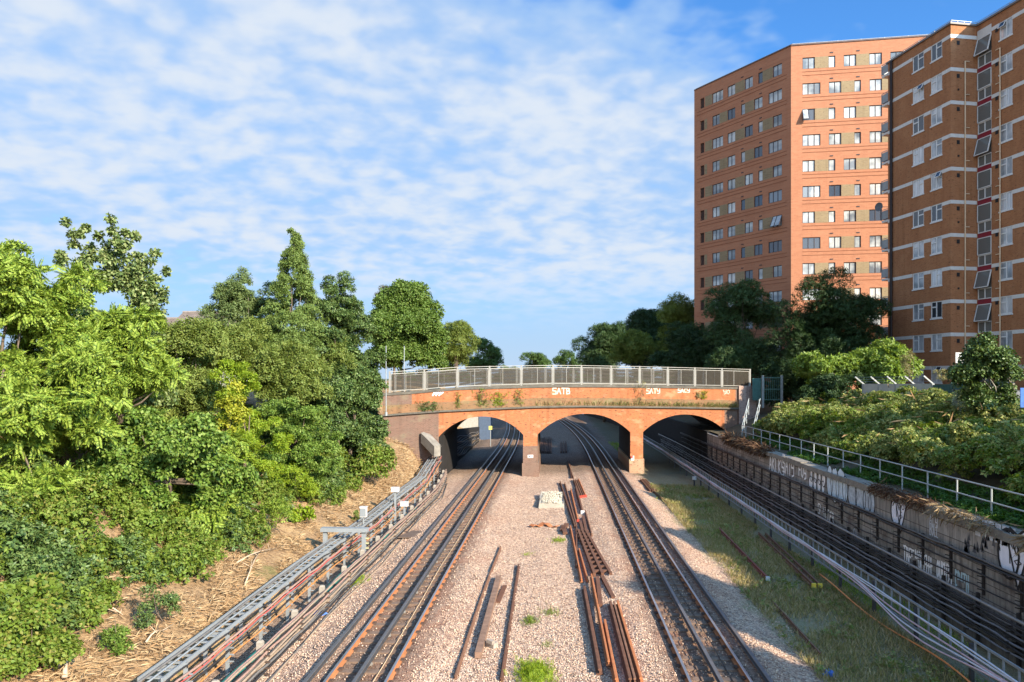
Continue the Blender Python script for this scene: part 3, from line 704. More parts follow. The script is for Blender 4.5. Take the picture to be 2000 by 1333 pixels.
# pier plinths with number plates
for xa, xb, dark in ((arch[0][1], arch[1][0], 1), (arch[1][1], arch[2][0], 0)):
    zp = .82; b = MB()
    for t0 in (-.1,):
        q = [BF(xa - .09, -1, t0), BF(xb + .09, -1, t0), BF(xb + .09, zp, t0), BF(xa - .09, zp, t0)]; p = [v + Vector((0, BDEP + .2, 0)) for v in q]
        b.add(q + p, [(0,1,2,3),(7,6,5,4),(0,4,5,1),(2,6,7,3),(1,5,6,2),(3,7,4,0)])
    b.obj('pier_plinth', M_BRICKB if dark else brickmat('plinth_brick', (.36, .18, .1), (.28, .15, .09), (.35, .26, .18), stain=(.3, .27, .18), amount=.7, axis='x', patch=(.33, .3, .2), patchk=.7), bridge)
    if dark:   # darker engineering-brick sleeve above the plinth
        b = MB(); q = [BF(xa - .02, zp + .003, -.02), BF(xb + .02, zp + .003, -.02), BF(xb + .02, 2.15, -.02), BF(xa - .02, 2.15, -.02)]; p = [v + Vector((0, BDEP + .04, 0)) for v in q]
        b.add(q + p, [(0,1,2,3),(7,6,5,4),(2,6,7,3),(1,5,6,2),(3,7,4,0)]); b.obj('pier_sleeve', M_BRICKB, bridge)
        def plate(x0, x1, z0, z1, t0, th=.02):
            q = [BF(x0, z0, t0), BF(x1, z0, t0), BF(x1, z1, t0), BF(x0, z1, t0)]; p = [v - Vector((0, th, 0)) for v in q]
            return q + p, [(4,5,6,7),(0,4,7,3),(1,2,6,5),(3,7,6,2),(0,1,5,4)]
        xm = (xa + xb) / 2; pl = MB().add(*plate(xm - .22, xm + .22, 1.22, 1.46, -.03)).obj('number_plate', M_WHITE, bridge, label='small white number plate with dark marks on the left pier')
        b = MB()
        b.add(*plate(xm - .15, xm - .05, 1.34, 1.4, -.052, .006)); b.add(*plate(xm - .08, xm + .0, 1.28, 1.36, -.052, .006)); b.add(*plate(xm + .12, xm + .15, 1.29, 1.41, -.052, .006))
        b.obj('plate_mark', M_BLACK, pl)
    else:
        b = MB(); pl = MB().add(*plate(xa + .04, xa + .32, .72, 1.12, -.13)).obj('marker_plate', M_WHITE, bridge, label='red and white marker plate on the right pier')
        b.add(*plate(xa + .04, xa + .2, .9, 1.12, -.152, .006)); b.obj('plate_mark', M_RED, pl)
# end pillar at the right with pale weathering
b = MB(); x0, x1 = bx(1442, 780)[0], bx(1476, 780)[0]
q = [BF(x0, 3, -.24), BF(x1, 3, -.24), BF(x1, z_cope(x1) + .1, -.24), BF(x0, z_cope(x0) + .1, -.24)]; p = [v + Vector((0, .8, 0)) for v in q]
b.add(q + p, [(0,1,2,3),(7,6,5,4),(2,6,7,3),(1,5,6,2),(3,7,4,0)]); b.obj('end_pillar', brickmat('pillar_brick', (.3, .19, .15), (.24, .15, .12), (.36, .31, .27), stain=(.33, .27, .23), amount=.6, axis='x'), bridge)

# graffiti painted as flat strokes; letters on a 1 x 1 grid
GL = {'S': [(1,1),(.1,1),(.1,.55),(.9,.5),(.9,0),(0,0)], 'A': [(0,0),(.45,1),(.95,0),None,(.2,.4),(.75,.4)], 'T': [(0,1),(1,1),None,(.5,1),(.5,0)], 'Y': [(0,1),(.1,.5),(.9,.5),None,(.9,1),(.9,.1),(.2,0)],
      'B': [(.1,0),(.1,1),(.7,.95),(.7,.6),(.1,.5),(.85,.45),(.85,.05),(.1,0)], 'F': [(.1,0),(.1,1),(.9,1),None,(.1,.55),(.7,.5)], 'N': [(0,0),(.1,1),(.8,0),(.9,1)], 'O': [(.5,1),(.05,.7),(.1,.2),(.5,0),(.9,.3),(.9,.8),(.5,1)],
      'P': [(.1,0),(.1,1),(.85,.9),(.85,.5),(.1,.45)], 'E': [(.9,1),(.2,.9),(.3,.5),(.8,.5),(.25,.5),(.1,.05),(.9,0)], 'H': [(.1,0),(.1,1),None,(.9,0),(.9,1),None,(.1,.5),(.9,.5)], '+': [(0,.5),(1,.6),None,(.5,1),(.5,.1)],
      'U': [(.1,1),(.05,.2),(.4,0),(.85,.2),(.9,1)], 'C': [(.9,.9),(.3,1),(.05,.5),(.3,0),(.9,.1)], '3': [(.1,1),(.8,.9),(.4,.55),(.85,.3),(.1,0)], '1': [(.5,1),(.5,0)], 'R': [(.1,0),(.1,1),(.8,.9),(.75,.55),(.1,.5),(.9,0)],
      'K': [(.1,1),(.1,0),None,(.9,1),(.1,.5),(.95,0)], 'D': [(.1,0),(.1,1),(.8,.75),(.85,.25),(.1,0)], 'L': [(.1,1),(.1,0),(.9,0)], 'I': [(.5,1),(.5,0)], ' ': []}
def strokes(pts, place, w, b, th):
    """thick polyline, given in plane coordinates, as a thin raised ribbon"""
    seg = []
    for p in pts + [None]:
        if p is None:
            for (a, c) in zip(seg, seg[1:]):
                d = Vector((c[0] - a[0], c[1] - a[1])); 
                if d.length < 1e-6: continue
                d.normalize(); nrm = Vector((-d.y, d.x)) * w / 2; e = d * w * .35
                q = [(a[0] - e.x + nrm.x, a[1] - e.y + nrm.y), (a[0] - e.x - nrm.x, a[1] - e.y - nrm.y), (c[0] + e.x - nrm.x, c[1] + e.y - nrm.y), (c[0] + e.x + nrm.x, c[1] + e.y + nrm.y)]
                strokes.k = (strokes.k + 1) % 9
                b.add([place(u, v, th + strokes.k * .0006) for u, v in q], [(0, 1, 2, 3)])
            seg = []
        else: seg.append(p)
strokes.k = 0
def word(s, u0, v0, cw, ch, place, w, b, th, slant=0., dv=0.):
    for i, c in enumerate(s):
        strokes([None if p is None else (u0 + i * cw * 1.18 + (p[0] * cw) + p[1] * ch * slant, v0 + dv * i + p[1] * ch) for p in GL[c]], place, w, b, th)
M_SPRAY = plain('white_spray', (.5, .42, .36), .8, vary=.35, scale=14)
M_SPRAYB = plain('black_spray', (.02, .02, .022), .7); M_SPRAYG = plain('pale_spray', (.55, .56, .58), .8, vary=.3)
for s, x0p, x1p, y0p, y1p in (('SATB', 1079, 1115, 770, 758.5), ('SATY', 1262.5, 1290, 769, 759.5), ('SACY', 1324, 1348, 767, 759.5), ('YO', 1413, 1426, 770, 762)):
    x0, z0 = bx(x0p, y0p); x1, z1 = bx(x1p, y1p); b = MB()
    word(s, x0, z0, (x1 - x0) / len(s) / 1.18, z1 - z0, lambda u, v, h: BF(u, v, -.04 - h), .075 if s != 'YO' else .05, b, .004)
    b.obj('graffiti', M_SPRAY, bridge, label='white sprayed letters on the parapet')
b = MB(); x0, z0 = bx(845, 773); x1, z1 = bx(862, 767)
for i in range(9): strokes([(x0 + i * .08, z0 + .1 * (i % 3)), (x0 + i * .08 + .12, z1 - .06 * (i % 2))], lambda u, v, h: BF(u, v, -.04 - h), .1, b, .004)
b.obj('graffiti', M_SPRAYG, bridge, label='pale paint patch on the parapet')

# ------------------------------------------------------------------ fences along both parapets
M_POST = plain('cream_metal', (.30, .285, .25), .5, metal=.1, vary=.12)
M_FRAMEW = plain('cream_frame', (.30, .285, .25), .5, metal=.1, vary=.1)
M_WIRE = plain('mesh_wire', (.032, .025, .016), .6, vary=.3)
front_px = [760, 828, 893, 956, 1018, 1080, 1136, 1194, 1250, 1305, 1358, 1411, 1466]
fx = [bx(p, 745)[0] for p in front_px]
fx_b = [fx[0] - 1.7 + (fx[-1] - fx[0] + 2.2) * i / 12 for i in range(13)]
for xs_, t0, lab in ((fx, .2, 'cream steel and wire mesh fence on the near parapet of the brick bridge'), (fx_b, BDEP - .2, 'cream steel and wire mesh fence on the far parapet of the brick bridge')):
    t = T('bridge_fence', lab, 'fence', BF(xs_[6], z_cope(xs_[6]), t0)); H = 1.56
    for i, x in enumerate(xs_):
        c = BF(x, z_cope(x) - .02, t0); b = MB(); b.box((c.x - .058, c.y - .05, c.z), (c.x + .058, c.y + .05, c.z + H + .06)); b.box((c.x - .13, c.y - .1, c.z), (c.x + .13, c.y + .1, c.z + .035)); b.obj('post', M_POST, t)
    for i, (a, c) in enumerate(zip(xs_, xs_[1:])):
        P = lambda x, z: BF(x, z_cope(a) + (z_cope(c) - z_cope(a)) * (x - a) / (c - a) + z, t0)
        b = MB(); a1, c1 = a + .1, c - .1; m = (a + c) / 2 + rs.uniform(-.25, .25)
        b.bar(P(a, H), P(c, H), .045, .04)
        for z in (.1, H - .17): b.bar(P(a1, z), P(c1, z), .035, .042)
        for x in (a1, m, c1): b.bar(P(x, .1), P(x, H - .17), .034, .04)
        fr = b.obj('panel_frame', M_FRAMEW, t)
        b = MB()
        for j in range(25): b.bar(P(a1, .13 + j * .051), P(c1, .13 + j * .051), .016, .03)
        n = int((c1 - a1) / .13)
        for j in range(n): 
            x = a1 + (j + .5) * (c1 - a1) / n; b.bar(P(x, .1), P(x, H - .17), .012, .014, up=(0, 1, 0))
        b.obj('wire_mesh', M_WIRE, fr)

# wing wall and steps at the left abutment
A, B = at(818, 845, 55.2), at(850, 878, 54.2); t = MB()
A, B = at(822, 846, 56), at(848, 872, 55)
t.add([A + Vector((0, 0, -.75)), B + Vector((0, 0, -.8)), B, A, A + Vector((.35, .75, -.75)), B + Vector((.35, .75, -.8)), B + Vector((.35, .75, .05)), A + Vector((.35, .75, .1))],
      [(0,1,2,3),(7,6,5,4),(3,2,6,7),(1,5,6,2),(0,3,7,4)])
t.obj('wing_wall', plain('wing_concrete', (.2, .18, .15), .9, vary=.4, scale=2, bump=.4), label='sloping grey concrete wing wall on the bank beside the left arch', cat='concrete wall', loc=A)
for px_, y0, y1, s_, l in ((754, 676, 790, 52, 'thin pale pole at the very left end of the bridge'), (789.5, 676, 762, 60, 'thin pale pole behind the left bay of the bridge fence')):
    a, c = at(px_, y0, s_), at(px_, y1, s_); o = T('lamp_pole', l, 'pole', (c.x, c.y, c.z - .8)); MB().tube([(0, 0, 0), (0, 0, a.z - c.z + .8)], [.036, .028], 8).obj('shaft', M_GALV, o, local=True); MB().tube([(0, 0, 0), (0, 0, .25)], .1, 8).obj('base_sleeve', M_GALV, o, local=True)

# ------------------------------------------------------------------ retaining wall with cable runs at the right
WX = 13.0
def m_wall():
    g = N('stained_concrete'); x, y, z = g.xyz(); uv = g.vec(y, z)
    b = g.n('ShaderNodeTexBrick'); b.inputs['Scale'].default_value = 1; b.inputs['Brick Width'].default_value = 1.15; b.inputs['Row Height'].default_value = .48; b.inputs['Mortar Size'].default_value = .016
    b.inputs['Mortar Smooth'].default_value = .4; g.put(b.inputs[0], uv); g.put(b.inputs[1], (.40, .36, .315)); g.put(b.inputs[2], (.29, .265, .235)); g.put(b.inputs[3], (.11, .10, .09))
    st = g.noise(5, 5, .7, g.vec(y, g.math('MULTIPLY', z, .12))); col = g.mix(g.rng(st, .45, .7, 0, .75), b.outputs[0], (.06, .052, .045))
    col = g.mix(g.rng(g.noise(.9, 5, .65, uv), .52, .66, 0, .6), col, (.075, .045, .038))
    col = g.mix(g.rng(g.noise(2.2, 5, .7, g.map(uv, (1, 1, 1), 0, (4, 8, 0))), .6, .75, 0, .5), col, (.36, .33, .29))
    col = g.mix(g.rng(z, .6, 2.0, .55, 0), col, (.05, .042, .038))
    g.bump(g.math('ADD', b.outputs[1], st), .4, .02)
    return g.fin(col, .92, 0, .12)
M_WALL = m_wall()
M_CAP = plain('cap_concrete', (.22, .195, .155), .92, vary=.45, scale=1.5, bump=.6)
wall = T('retaining_wall', 'dark stained concrete retaining wall covered in graffiti along the right of the track', 'retaining wall', (WX, 36, -.6))
def wx(y): return WX + bend(y)
WYS = frange(-12, 72, 6) + frange(76, 170, 4)
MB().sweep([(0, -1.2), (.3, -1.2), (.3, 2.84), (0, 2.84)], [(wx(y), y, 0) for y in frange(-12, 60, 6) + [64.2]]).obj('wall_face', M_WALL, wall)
MB().sweep([(0, -1.2), (.3, -1.2), (.3, 3.0), (0, 3.0)], [(wx(y), y, 0) for y in [64.21] + frange(66, 170, 4)]).obj('wall_face', M_SOOTSHADE, wall, label='stretch of wall under and beyond the bridge, coloured near black as shade')  # shade beyond the bridge is put into this wall's colour
ys_l = frange(66.5, 94, 2.5); b = MB()
for q in range(len(ys_l) - 1):
    y0, y1 = ys_l[q], ys_l[q + 1]; t0, t1 = [2.9 - 1.5 * (y - 66.5) / 27 for y in (y0, y1)]; x0, x1 = -9.2 + bend(y0), -9.2 + bend(y1)
    b.add([(x0, y0, -.9), (x1, y1, -.9), (x1, y1, t1), (x0, y0, t0), (x0 - .4, y0, -.9), (x1 - .4, y1, -.9), (x1 - .4, y1, t1), (x0 - .4, y0, t0)], [(0,1,2,3),(7,6,5,4),(3,2,6,7)] + ([(1,5,6,2)] if q == len(ys_l) - 2 else []))
b.obj('side_wall', M_SOOTSHADE, label='low near black wall hung with cables beyond the left arch', cat='wall', loc=(-9.2, 80, -.9))
r = random.Random(2); y = -12
while y < 58:
    L = r.uniform(2.2, 3.4); dz_ = r.uniform(-.05, .06) ; off = r.uniform(-.05, .02)
    MB().add([(WX - .12 + off, y, 2.843), (WX + .52, y, 2.843), (WX + .52, y + L - .03, 2.843), (WX - .12 + off, y + L - .03, 2.843), (WX - .10 + off, y, 3.06 + dz_), (WX + .5, y, 3.08 + dz_), (WX + .5, y + L - .03, 3.08 + dz_), (WX - .10 + off, y + L - .03, 3.06 + dz_)],
             [(3,2,1,0),(4,5,6,7),(0,1,5,4),(1,2,6,5),(2,3,7,6),(3,0,4,7)]).obj('coping_slab', M_CAP, wall); y += L
# buttress ribs of the lower wall
for y in frange(15, 57, 3.1):
    MB().box((WX - .07, y, -.9), (WX - .003, y + .35, 1.02)).obj('pilaster', M_WALL, wall)
def WP(u, v, h): return Vector((WX - h, u, v))        # u runs along the wall (away from the camera), v up
def wuv(px_, py_): P = at_x(px_, py_, WX); return P.y, P.z
M_WSPRAY = plain('bright_spray', (.86, .84, .82), .8, vary=.12)
def wall_word(s, pa, pb, w, mat=None, lab='white sprayed letters on the wall', hmul=1.0):
    """pa, pb: pixel of the lower left and of the upper right corner of the word"""
    (u0, v0), (u1, v1) = wuv(*pa), wuv(*pb); b = MB(); H = (v1 - v0) * hmul
    for i, c in enumerate(s):
        k = len(s); ua = u0 + (u1 - u0) * i / k; cw = (u1 - u0) / k * .82
        strokes([None if p is None else (ua + p[0] * cw + rs.uniform(-.02, .02), v0 + p[1] * H + rs.uniform(-.02, .02)) for p in GL[c]], WP, w, b, .006)
    b.obj('graffiti', mat or M_WSPRAY, wall, label=lab)
def wall_word2(s, pa, pb, h, w, mat=None, lab='white sprayed letters on the wall'):
    """baseline from pixel pa to pixel pb, letter height h in metres"""
    (u0, v0), (u1, v1) = wuv(*pa), wuv(*pb); b = MB(); n = len(s)
    for i, c in enumerate(s):
        ua = u0 + (u1 - u0) * i / n; va = v0 + (v1 - v0) * i / n; cw = (u1 - u0) / n * .8
        strokes([None if p is None else (ua + p[0] * cw + rs.uniform(-.015, .015), va + p[1] * h + rs.uniform(-.015, .015)) for p in GL[c]], WP, w, b, .006)
    b.obj('graffiti', mat or M_WSPRAY, wall, label=lab)
wall_word2('TBFS', (1765, 1098), (1787, 1111), .62, .075); wall_word2('NOPEH+', (1788, 1109), (1822, 1127), .62, .075)
wall_word2('OUCH31', (1830, 1129), (1862, 1143), .6, .075); wall_word2('CRATH', (1866, 1144), (1893, 1158), .5, .07, plain('teal_spray', (.45, .58, .6), .8), 'pale blue sprayed letters on the wall')
wall_word2('SLATTER', (1598, 1002), (1630, 1024), .45, .07); wall_word2('OI', (1667, 1047), (1677, 1054), .35, .04, M_SPRAYG)
wall_word2('AKLKS', (1503, 918), (1533, 930), .85, .12); wall_word2('SATY', (1529, 921), (1552, 934), .95, .09); wall_word2('FOY', (1560, 928), (1576, 940), .6, .1)
def blob(u, v, ru, rv, b, h, n=18, seed=0):
    r = random.Random(seed); vs = [WP(u, v, h)] + [WP(u + ru * math.cos(2 * math.pi * k / n) * r.uniform(.85, 1.08), v + rv * math.sin(2 * math.pi * k / n) * r.uniform(.85, 1.08), h) for k in range(n)]
    b.add(vs, [(0, 1 + (k + 1) % n, 1 + k) for k in range(n)])
# rounded bubble letters and pale washes
def bubbles(cs, fill, lab):
    b = MB()
    for i, (p, ru, rv) in enumerate(cs): u, v = wuv(*p); blob(u, v, ru, rv, b, .004 + .0006 * i, seed=i)
    o = b.obj('graffiti', fill, wall, label=lab); b = MB()
    for i, (p, ru, rv) in enumerate(cs):
        u, v = wuv(*p); strokes([(u + ru * math.cos(2 * math.pi * k / 14), v + rv * math.sin(2 * math.pi * k / 14)) for k in range(15)], WP, .045, b, .012)
    b.obj('outline', M_SPRAYB, o)
bubbles([((1585, 927), .16, .36), ((1593, 929), .2, .36), ((1601, 933), .18, .36), ((1609, 937), .25, .36), ((1584, 943), .3, .33), ((1592, 947), .22, .33), ((1600, 950), .25, .33), ((1608, 953), .2, .33)], M_WSPRAY, 'white bubble letters on two lines')
PBL = plain('blue_spray', (.6, .7, .8), .8, vary=.35)
bubbles([((1621, 940), .4, .75), ((1631, 948), .5, .85), ((1643, 953), .6, .9), ((1651, 956), .3, .6)], PBL, 'pale blue bubble letters')
bubbles([((1665, 968), .5, .55), ((1681, 974), .55, .62), ((1694, 979), .4, .62), ((1703, 984), .3, .5)], plain('grey_blue_spray', (.45, .5, .54), .8, vary=.5), 'faded grey blue bubble letters')
def face(pl, pr, s, seed):
    """two rounded white shapes side by side, the right one a pointed mask with eyes and mouth"""
    (u, v), (u2, v2) = wuv(*pl), wuv(*pr); b = MB()
    blob(u, v, .5 * s, .72 * s, b, .004, 22, seed); sh = [(u2 + .0 * s, v2 - 1.0 * s), (u2 + .5 * s, v2 + .35 * s), (u2 + .36 * s, v2 + .7 * s), (u2, v2 + .55 * s), (u2 - .3 * s, v2 + .75 * s), (u2 - .5 * s, v2 + .3 * s)]
    b.add([WP(a, c, .006) for a, c in sh], [tuple(range(6))])
    o = b.obj('graffiti', plain('lilac_white_spray', (.8, .8, .86), .8, vary=.12), wall, label='white painted mask face with black outline'); b = MB()
    strokes([(u + .5 * s * math.cos(2 * math.pi * k / 18), v + .72 * s * math.sin(2 * math.pi * k / 18)) for k in range(19)], WP, .09 * s, b, .012)
    strokes([(a, c) for a, c in sh] + [sh[0]], WP, .07 * s, b, .014); strokes([(u - .05 * s, v + .3 * s), (u - .08 * s, v - .25 * s)], WP, .05 * s, b, .013)
    strokes([(u + .3 * s, v + .2 * s), (u + .1 * s, v + .45 * s), (u - .2 * s, v + .4 * s), (u - .36 * s, v + .1 * s)], WP, .06 * s, b, .013)
    for q in (-1, 1): strokes([(u2 + q * .2 * s + .13 * s * math.cos(k), v2 + .25 * s + .12 * s * math.sin(k)) for k in (0, 1, 2, 3, 4, 5, 6.3)], WP, .035 * s, b, .015)
    strokes([(u2, v2 + .3 * s), (u2 + .03 * s, v2), (u2 - .08 * s, v2 - .02 * s)], WP, .03 * s, b, .015); strokes([(u2 + .16 * s, v2 - .22 * s), (u2, v2 - .15 * s), (u2 - .16 * s, v2 - .22 * s), (u2, v2 - .32 * s), (u2 + .16 * s, v2 - .22 * s)], WP, .03 * s, b, .015)
    b.obj('outline', M_SPRAYB, o)
face((1970, 1082), (1989, 1084), .98, 3); face((1750, 998), (1760, 1000), .8, 8)
wall_word2('ALY', (1816, 1026), (1833, 1034), .4, .04, M_SPRAYG); wall_word2('BOLL', (1816, 1044), (1834, 1051), .4, .04, M_SPRAYG)
b = MB()
for i, (p, q) in enumerate((((1906, 1022), 6), ((1908, 1034), 5), ((1905, 1045), 5))):
    u, v = wuv(*p)
    for k in range(q): b.add([WP(u - k * .34, v, .004), WP(u - k * .34 - .28, v, .004), WP(u - k * .34 - .28, v + .2, .004), WP(u - k * .34, v + .2, .004)], [(0, 1, 2, 3)])
b.obj('graffiti', M_SPRAYG, wall, label='pale painted bricks')
b = MB(); r = random.Random(12)
for i in range(26):
    u, v = wuv(r.uniform(1880, 1950), 1060 + r.uniform(-6, 24)); k = r.uniform(.1, .28); b.add([WP(u, v, .004), WP(u - k, v, .004), WP(u - k * .5, v + k * 1.4, .004)], [(0, 1, 2)])
b.obj('graffiti', plain('dark_grey_spray', (.09, .09, .095), .8), wall, label='dark grey sprayed spikes')
# brackets: upper run on the wall and the big lower bundle in front of it
M_IRON = plain('dark_iron', (.035, .03, .028), .8, vary=.4)
for i, y in enumerate(frange(14, 74, 1.85)):
    b = MB(); x = wx(y); b.box((x - .07, y - .04, .95), (x - .004, y + .04, 2.05))
    for j in range(5): b.bar((x - .07, y, 1.1 + j * .2), (x - .22, y, 1.14 + j * .2), .03, .03)
    b.obj('cable_bracket', M_IRON, label='dark iron cable bracket bolted high on the retaining wall', cat='bracket', group='upper cable brackets on the retaining wall', loc=(x, y, .95))
for j, (z, r_) in enumerate(((1.2, .022), (1.62, .028), (2.02, .045), (2.09, .038), (2.0, .03))):
    cable(run(lambda y: wx(y) - (.14, .17, .15, .24, .29)[j], lambda y: z, 12, 76, 1.85, .035, 80 + j), r_, (M_BLACK, M_BLACK, M_BLACK, M_CAB[2], M_BLACK)[j], ('lowest thin black cable on the upper wall brackets', 'middle black cable on the upper wall brackets', 'thick black cable on the top wall brackets, against the wall', 'grey cable on the top wall brackets', 'black cable on the outer tips of the top wall brackets')[j])
MB().tube([(wx(y) - .32, y, .86) for y in frange(12, 90, 3)], .05, 8).obj('metal_pipe', plain('pipe_grey', (.3, .28, .26), .5, metal=.4), label='straight grey metal pipe above the big cable bundle on the right wall', cat='pipe', smooth=True, loc=(wx(40), 40, .86))
MB().tube([(wx(y) - .4, y, .74) for y in frange(12, 90, 3)], .035, 8).obj('metal_pipe', M_IRON, label='dark thin pipe just below the grey one on the right wall', cat='pipe', smooth=True, loc=(wx(40), 40, .74))
for i, y in enumerate(frange(13.4, 88, 2.0)):
    b = MB(); x = wx(y); b.box((x - .16, y - .05, -.75), (x - .075, y + .05, .98))
    for j in range(6): b.bar((x - .16, y, .6 - j * .15), (x - .46, y, .63 - j * .15), .04, .035)
    b.obj('bundle_bracket', M_IRON, label='dark iron bracket carrying the big cable bundle low on the right wall', cat='bracket', group='lower cable brackets on the retaining wall', loc=(x, y, -.75))
M_GLOSSC = plain('worn_cable', (.17, .17, .185), .36, vary=.4)
for j in range(10):
    a, q = divmod(j, 2)
    cable(run(lambda y: wx(y) - .24 - q * .12, lambda y: .64 - a * .17 - q * .05, 12, 88, 2.0, .035 + .02 * (a % 3), 120 + j), .032, (M_GLOSSC, M_BLACK, M_CAB[2])[j % 3] if j % 5 else M_GLOSSC, 'dark cable in the big sagging bundle low on the right wall', 'cables in the big right-hand bundle')
# cable ladder standing on edge at the right
RX = 10.8
def rx(y): return RX + bend(y) - .02 * math.sin(y * .4)
t = T('cable_ladder', 'galvanised cable ladder standing on edge in the weeds along the right wall', 'cable ladder', (RX, 36, -.5))
b = MB(); ys_ = frange(12, 72, 2) + frange(74, 110, 2)
for z in (.02, .76): b.sweep([(-.02, -.03), (.02, -.03), (.02, .03), (-.02, .03)], [(rx(y), y, z) for y in ys_])
b.obj('side_rail', M_GALV, t)
rung = None; rest = MB(); k = 0
for y in frange(14.3, 109, .6):
    if rung is None:
        rung = MB().box((-.016, -.03, .03), (.016, .03, .75)).obj('rung', M_GALV, t, local=True); rung.location = (rx(y) - RX, y - 36, .5)
    elif k < 98: dup(rung, (rx(y) - RX, y - 36, .5), parent=t)
    else: rest.box((rx(y) - .016, y - .03, .03), (rx(y) + .016, y + .03, .75))
    k += 1
rest.obj('rung', M_GALV, t, kind='stuff')
for y in frange(14, 72, 3.0): MB().box((rx(y) + .02, y - .05, -.7), (rx(y) + .12, y + .05, .6)).obj('leg', M_COND, t)
M_WCAB = plain('white_cable', (.62, .6, .62), .5, vary=.1); M_PCAB = plain('pink_cable', (.62, .42, .42), .5)
def fan(y, j, k): return max(0, math.exp(-((y - 22.5) / 3.6) ** 2)) * k
for j, (m_, k, z0) in enumerate(((M_WCAB, 0, .42), (M_PCAB, .35, .38), (M_WCAB, .6, .36), (M_WCAB, -.25, .45), (M_PCAB, .8, .34))):
    cable([(rx(y) - .05 - .012 * j - .25 * abs(fan(y, j, k)), y, z0 + .03 * math.sin(y * .9 + j) - fan(y, j, k) * .42) for y in frange(12, 90, .7)], .025, m_, ('white cable clipped inside the right ladder', 'pink cable sagging out of the right ladder, the upper one', 'white cable bowing out lowest of the white ones from the right ladder', 'white cable arching upward inside the right ladder', 'pink cable sagging lowest out of the right ladder')[j])
cable([(rx(y) - .3 - .12 * math.sin(y * .5), y, -.3 + .12 * math.sin(y * .7) + .2 * max(0, math.sin(y * .21))) for y in frange(11, 30, .7)], .026, plain('orange_conduit', (.75, .25, .07), .5), 'bright orange cable trailing along the foot of the right ladder')
# handrail along the top of the wall and its flight by the bridge
M_HAND = plain('handrail_grey', (.36, .39, .38), .5, metal=.2, vary=.12)
t = T('handrail', 'pale grey two-rail handrail along the top of the graffiti wall', 'handrail', (14.05, 36, 3))
HY = frange(10, 56.2, 1.4) ; HX = 14.05
hz = lambda y: 2.99 + .03 * math.sin(y)
for z in (1.0, .52):
    MB().tube([(HX, y, 3.0 + z) for y in frange(9, 56.9, 3.99)], .026, 8).obj('rail', M_HAND, t, smooth=True)
y = 10.4
while y < 57: MB().tube([(HX, y, 2.9), (HX, y, 4.0)], .03, 8).obj('post', M_HAND, t); y += 2.05
t = T('stair_handrail', 'short sloping pair of handrails climbing beside the right end of the bridge', 'handrail', (HX, 58, 3))
for q in (0, .9):
    b = MB()
    for z in (1.0, .5): b.tube([(HX + .1 + q, 57.0 + q * .3, 2.9 + z), (HX + 1.5 + q, 60.5, 4.9 + z)], .026, 8)
    b.obj('rail', M_HAND, t)
    for k in range(4): MB().tube([(HX + .1 + q + k * .45, 57.0 + q * .3 + k * 1.12, 2.7 + k * .64), (HX + .1 + q + k * .45, 57.0 + q * .3 + k * 1.12, 3.92 + k * .64)], .028, 8).obj('post', M_HAND, t)
# ------------------------------------------------------------------ facades with real openings
def facade(name, mats, parent, P, u0, u1, z0, z1, holes, depth=.16, kind=None):
    """wall skin in the plane P(u, z, h) (h = distance in front), with rectangular holes (ua, ub, za, zb) and reveals"""
    us = sorted(set([u0, u1] + [h[i] for h in holes for i in (0, 1)])); zs = sorted(set([z0, z1] + [h[i] for h in holes for i in (2, 3)]))
    idx = {}; vs, fs = [], []
    def V(u, z, h):
        k = (round(u, 4), round(z, 4), h)
        if k not in idx: idx[k] = len(vs); vs.append(P(u, z, h))
        return idx[k]
    for a, b_ in zip(us, us[1:]):
        um = (a + b_) / 2; hc = [h for h in holes if h[0] < um < h[1]]
        za = z0
        for h in sorted(hc, key=lambda h: h[2]) + [None]:
            zb = h[2] if h else z1
            if zb - za > 1e-5: fs.append((V(a, za, 0), V(b_, za, 0), V(b_, zb, 0), V(a, zb, 0)))
            if h: za = h[3]
    for a, b_, c, d in holes:
        q = [(a, c), (b_, c), (b_, d), (a, d)]
        for (m, n), (o, p) in zip(q, q[1:] + q[:1]): fs.append((V(m, n, 0), V(m, n, -depth), V(o, p, -depth), V(o, p, 0)))
    b = MB(); b.add(vs, fs); return b.obj(name, mats, parent, local=True, kind=kind)
def pbox(b, P, ua, ub, za, zb, h0, h1, m=0):
    q = [P(ua, za, h0), P(ub, za, h0), P(ub, zb, h0), P(ua, zb, h0), P(ua, za, h1), P(ub, za, h1), P(ub, zb, h1), P(ua, zb, h1)]
    b.add(q, [(0,3,2,1),(4,5,6,7),(0,1,5,4),(1,2,6,5),(2,3,7,6),(3,0,4,7)], m)
def glass(name, c, rough=.08, curtain=None, dark=.5):
    g = N(name); x, y, z = g.xyz(); u = g.math('ADD', x, y)
    g.fin(c, rough, 0, .9)
    if curtain:                                   # pale curtain folds seen through the pane
        w = g.noise(1.0, 3, .6, g.vec(g.math('MULTIPLY', u, 9), g.math('MULTIPLY', z, .25)))
        col = g.ramp(w, [(.35, tuple(k * .62 for k in curtain)), (.6, curtain)]); blot = g.rng(g.noise(.35, 3, .6, g.vec(u, z)), .42, .58)
        g.put(g.b.inputs['Base Color'], g.mix(blot, col, c))
    return g.m
GL_T = [glass('glass_curtain', (.12, .14, .16), .06, (.52, .54, .52)), glass('glass_blue', (.05, .07, .10), .05), glass('glass_pale', (.2, .23, .26), .07, (.62, .62, .58))]
M_DARKFR = plain('dark_window_frame', (.045, .035, .04), .5); M_WHITEFR = plain('white_upvc', (.62, .62, .60), .45, vary=.08)
M_BUFF = brickmat('buff_brick', (.27, .205, .115), (.23, .17, .098), (.27, .21, .14), stain=(.2, .15, .09), amount=.3)
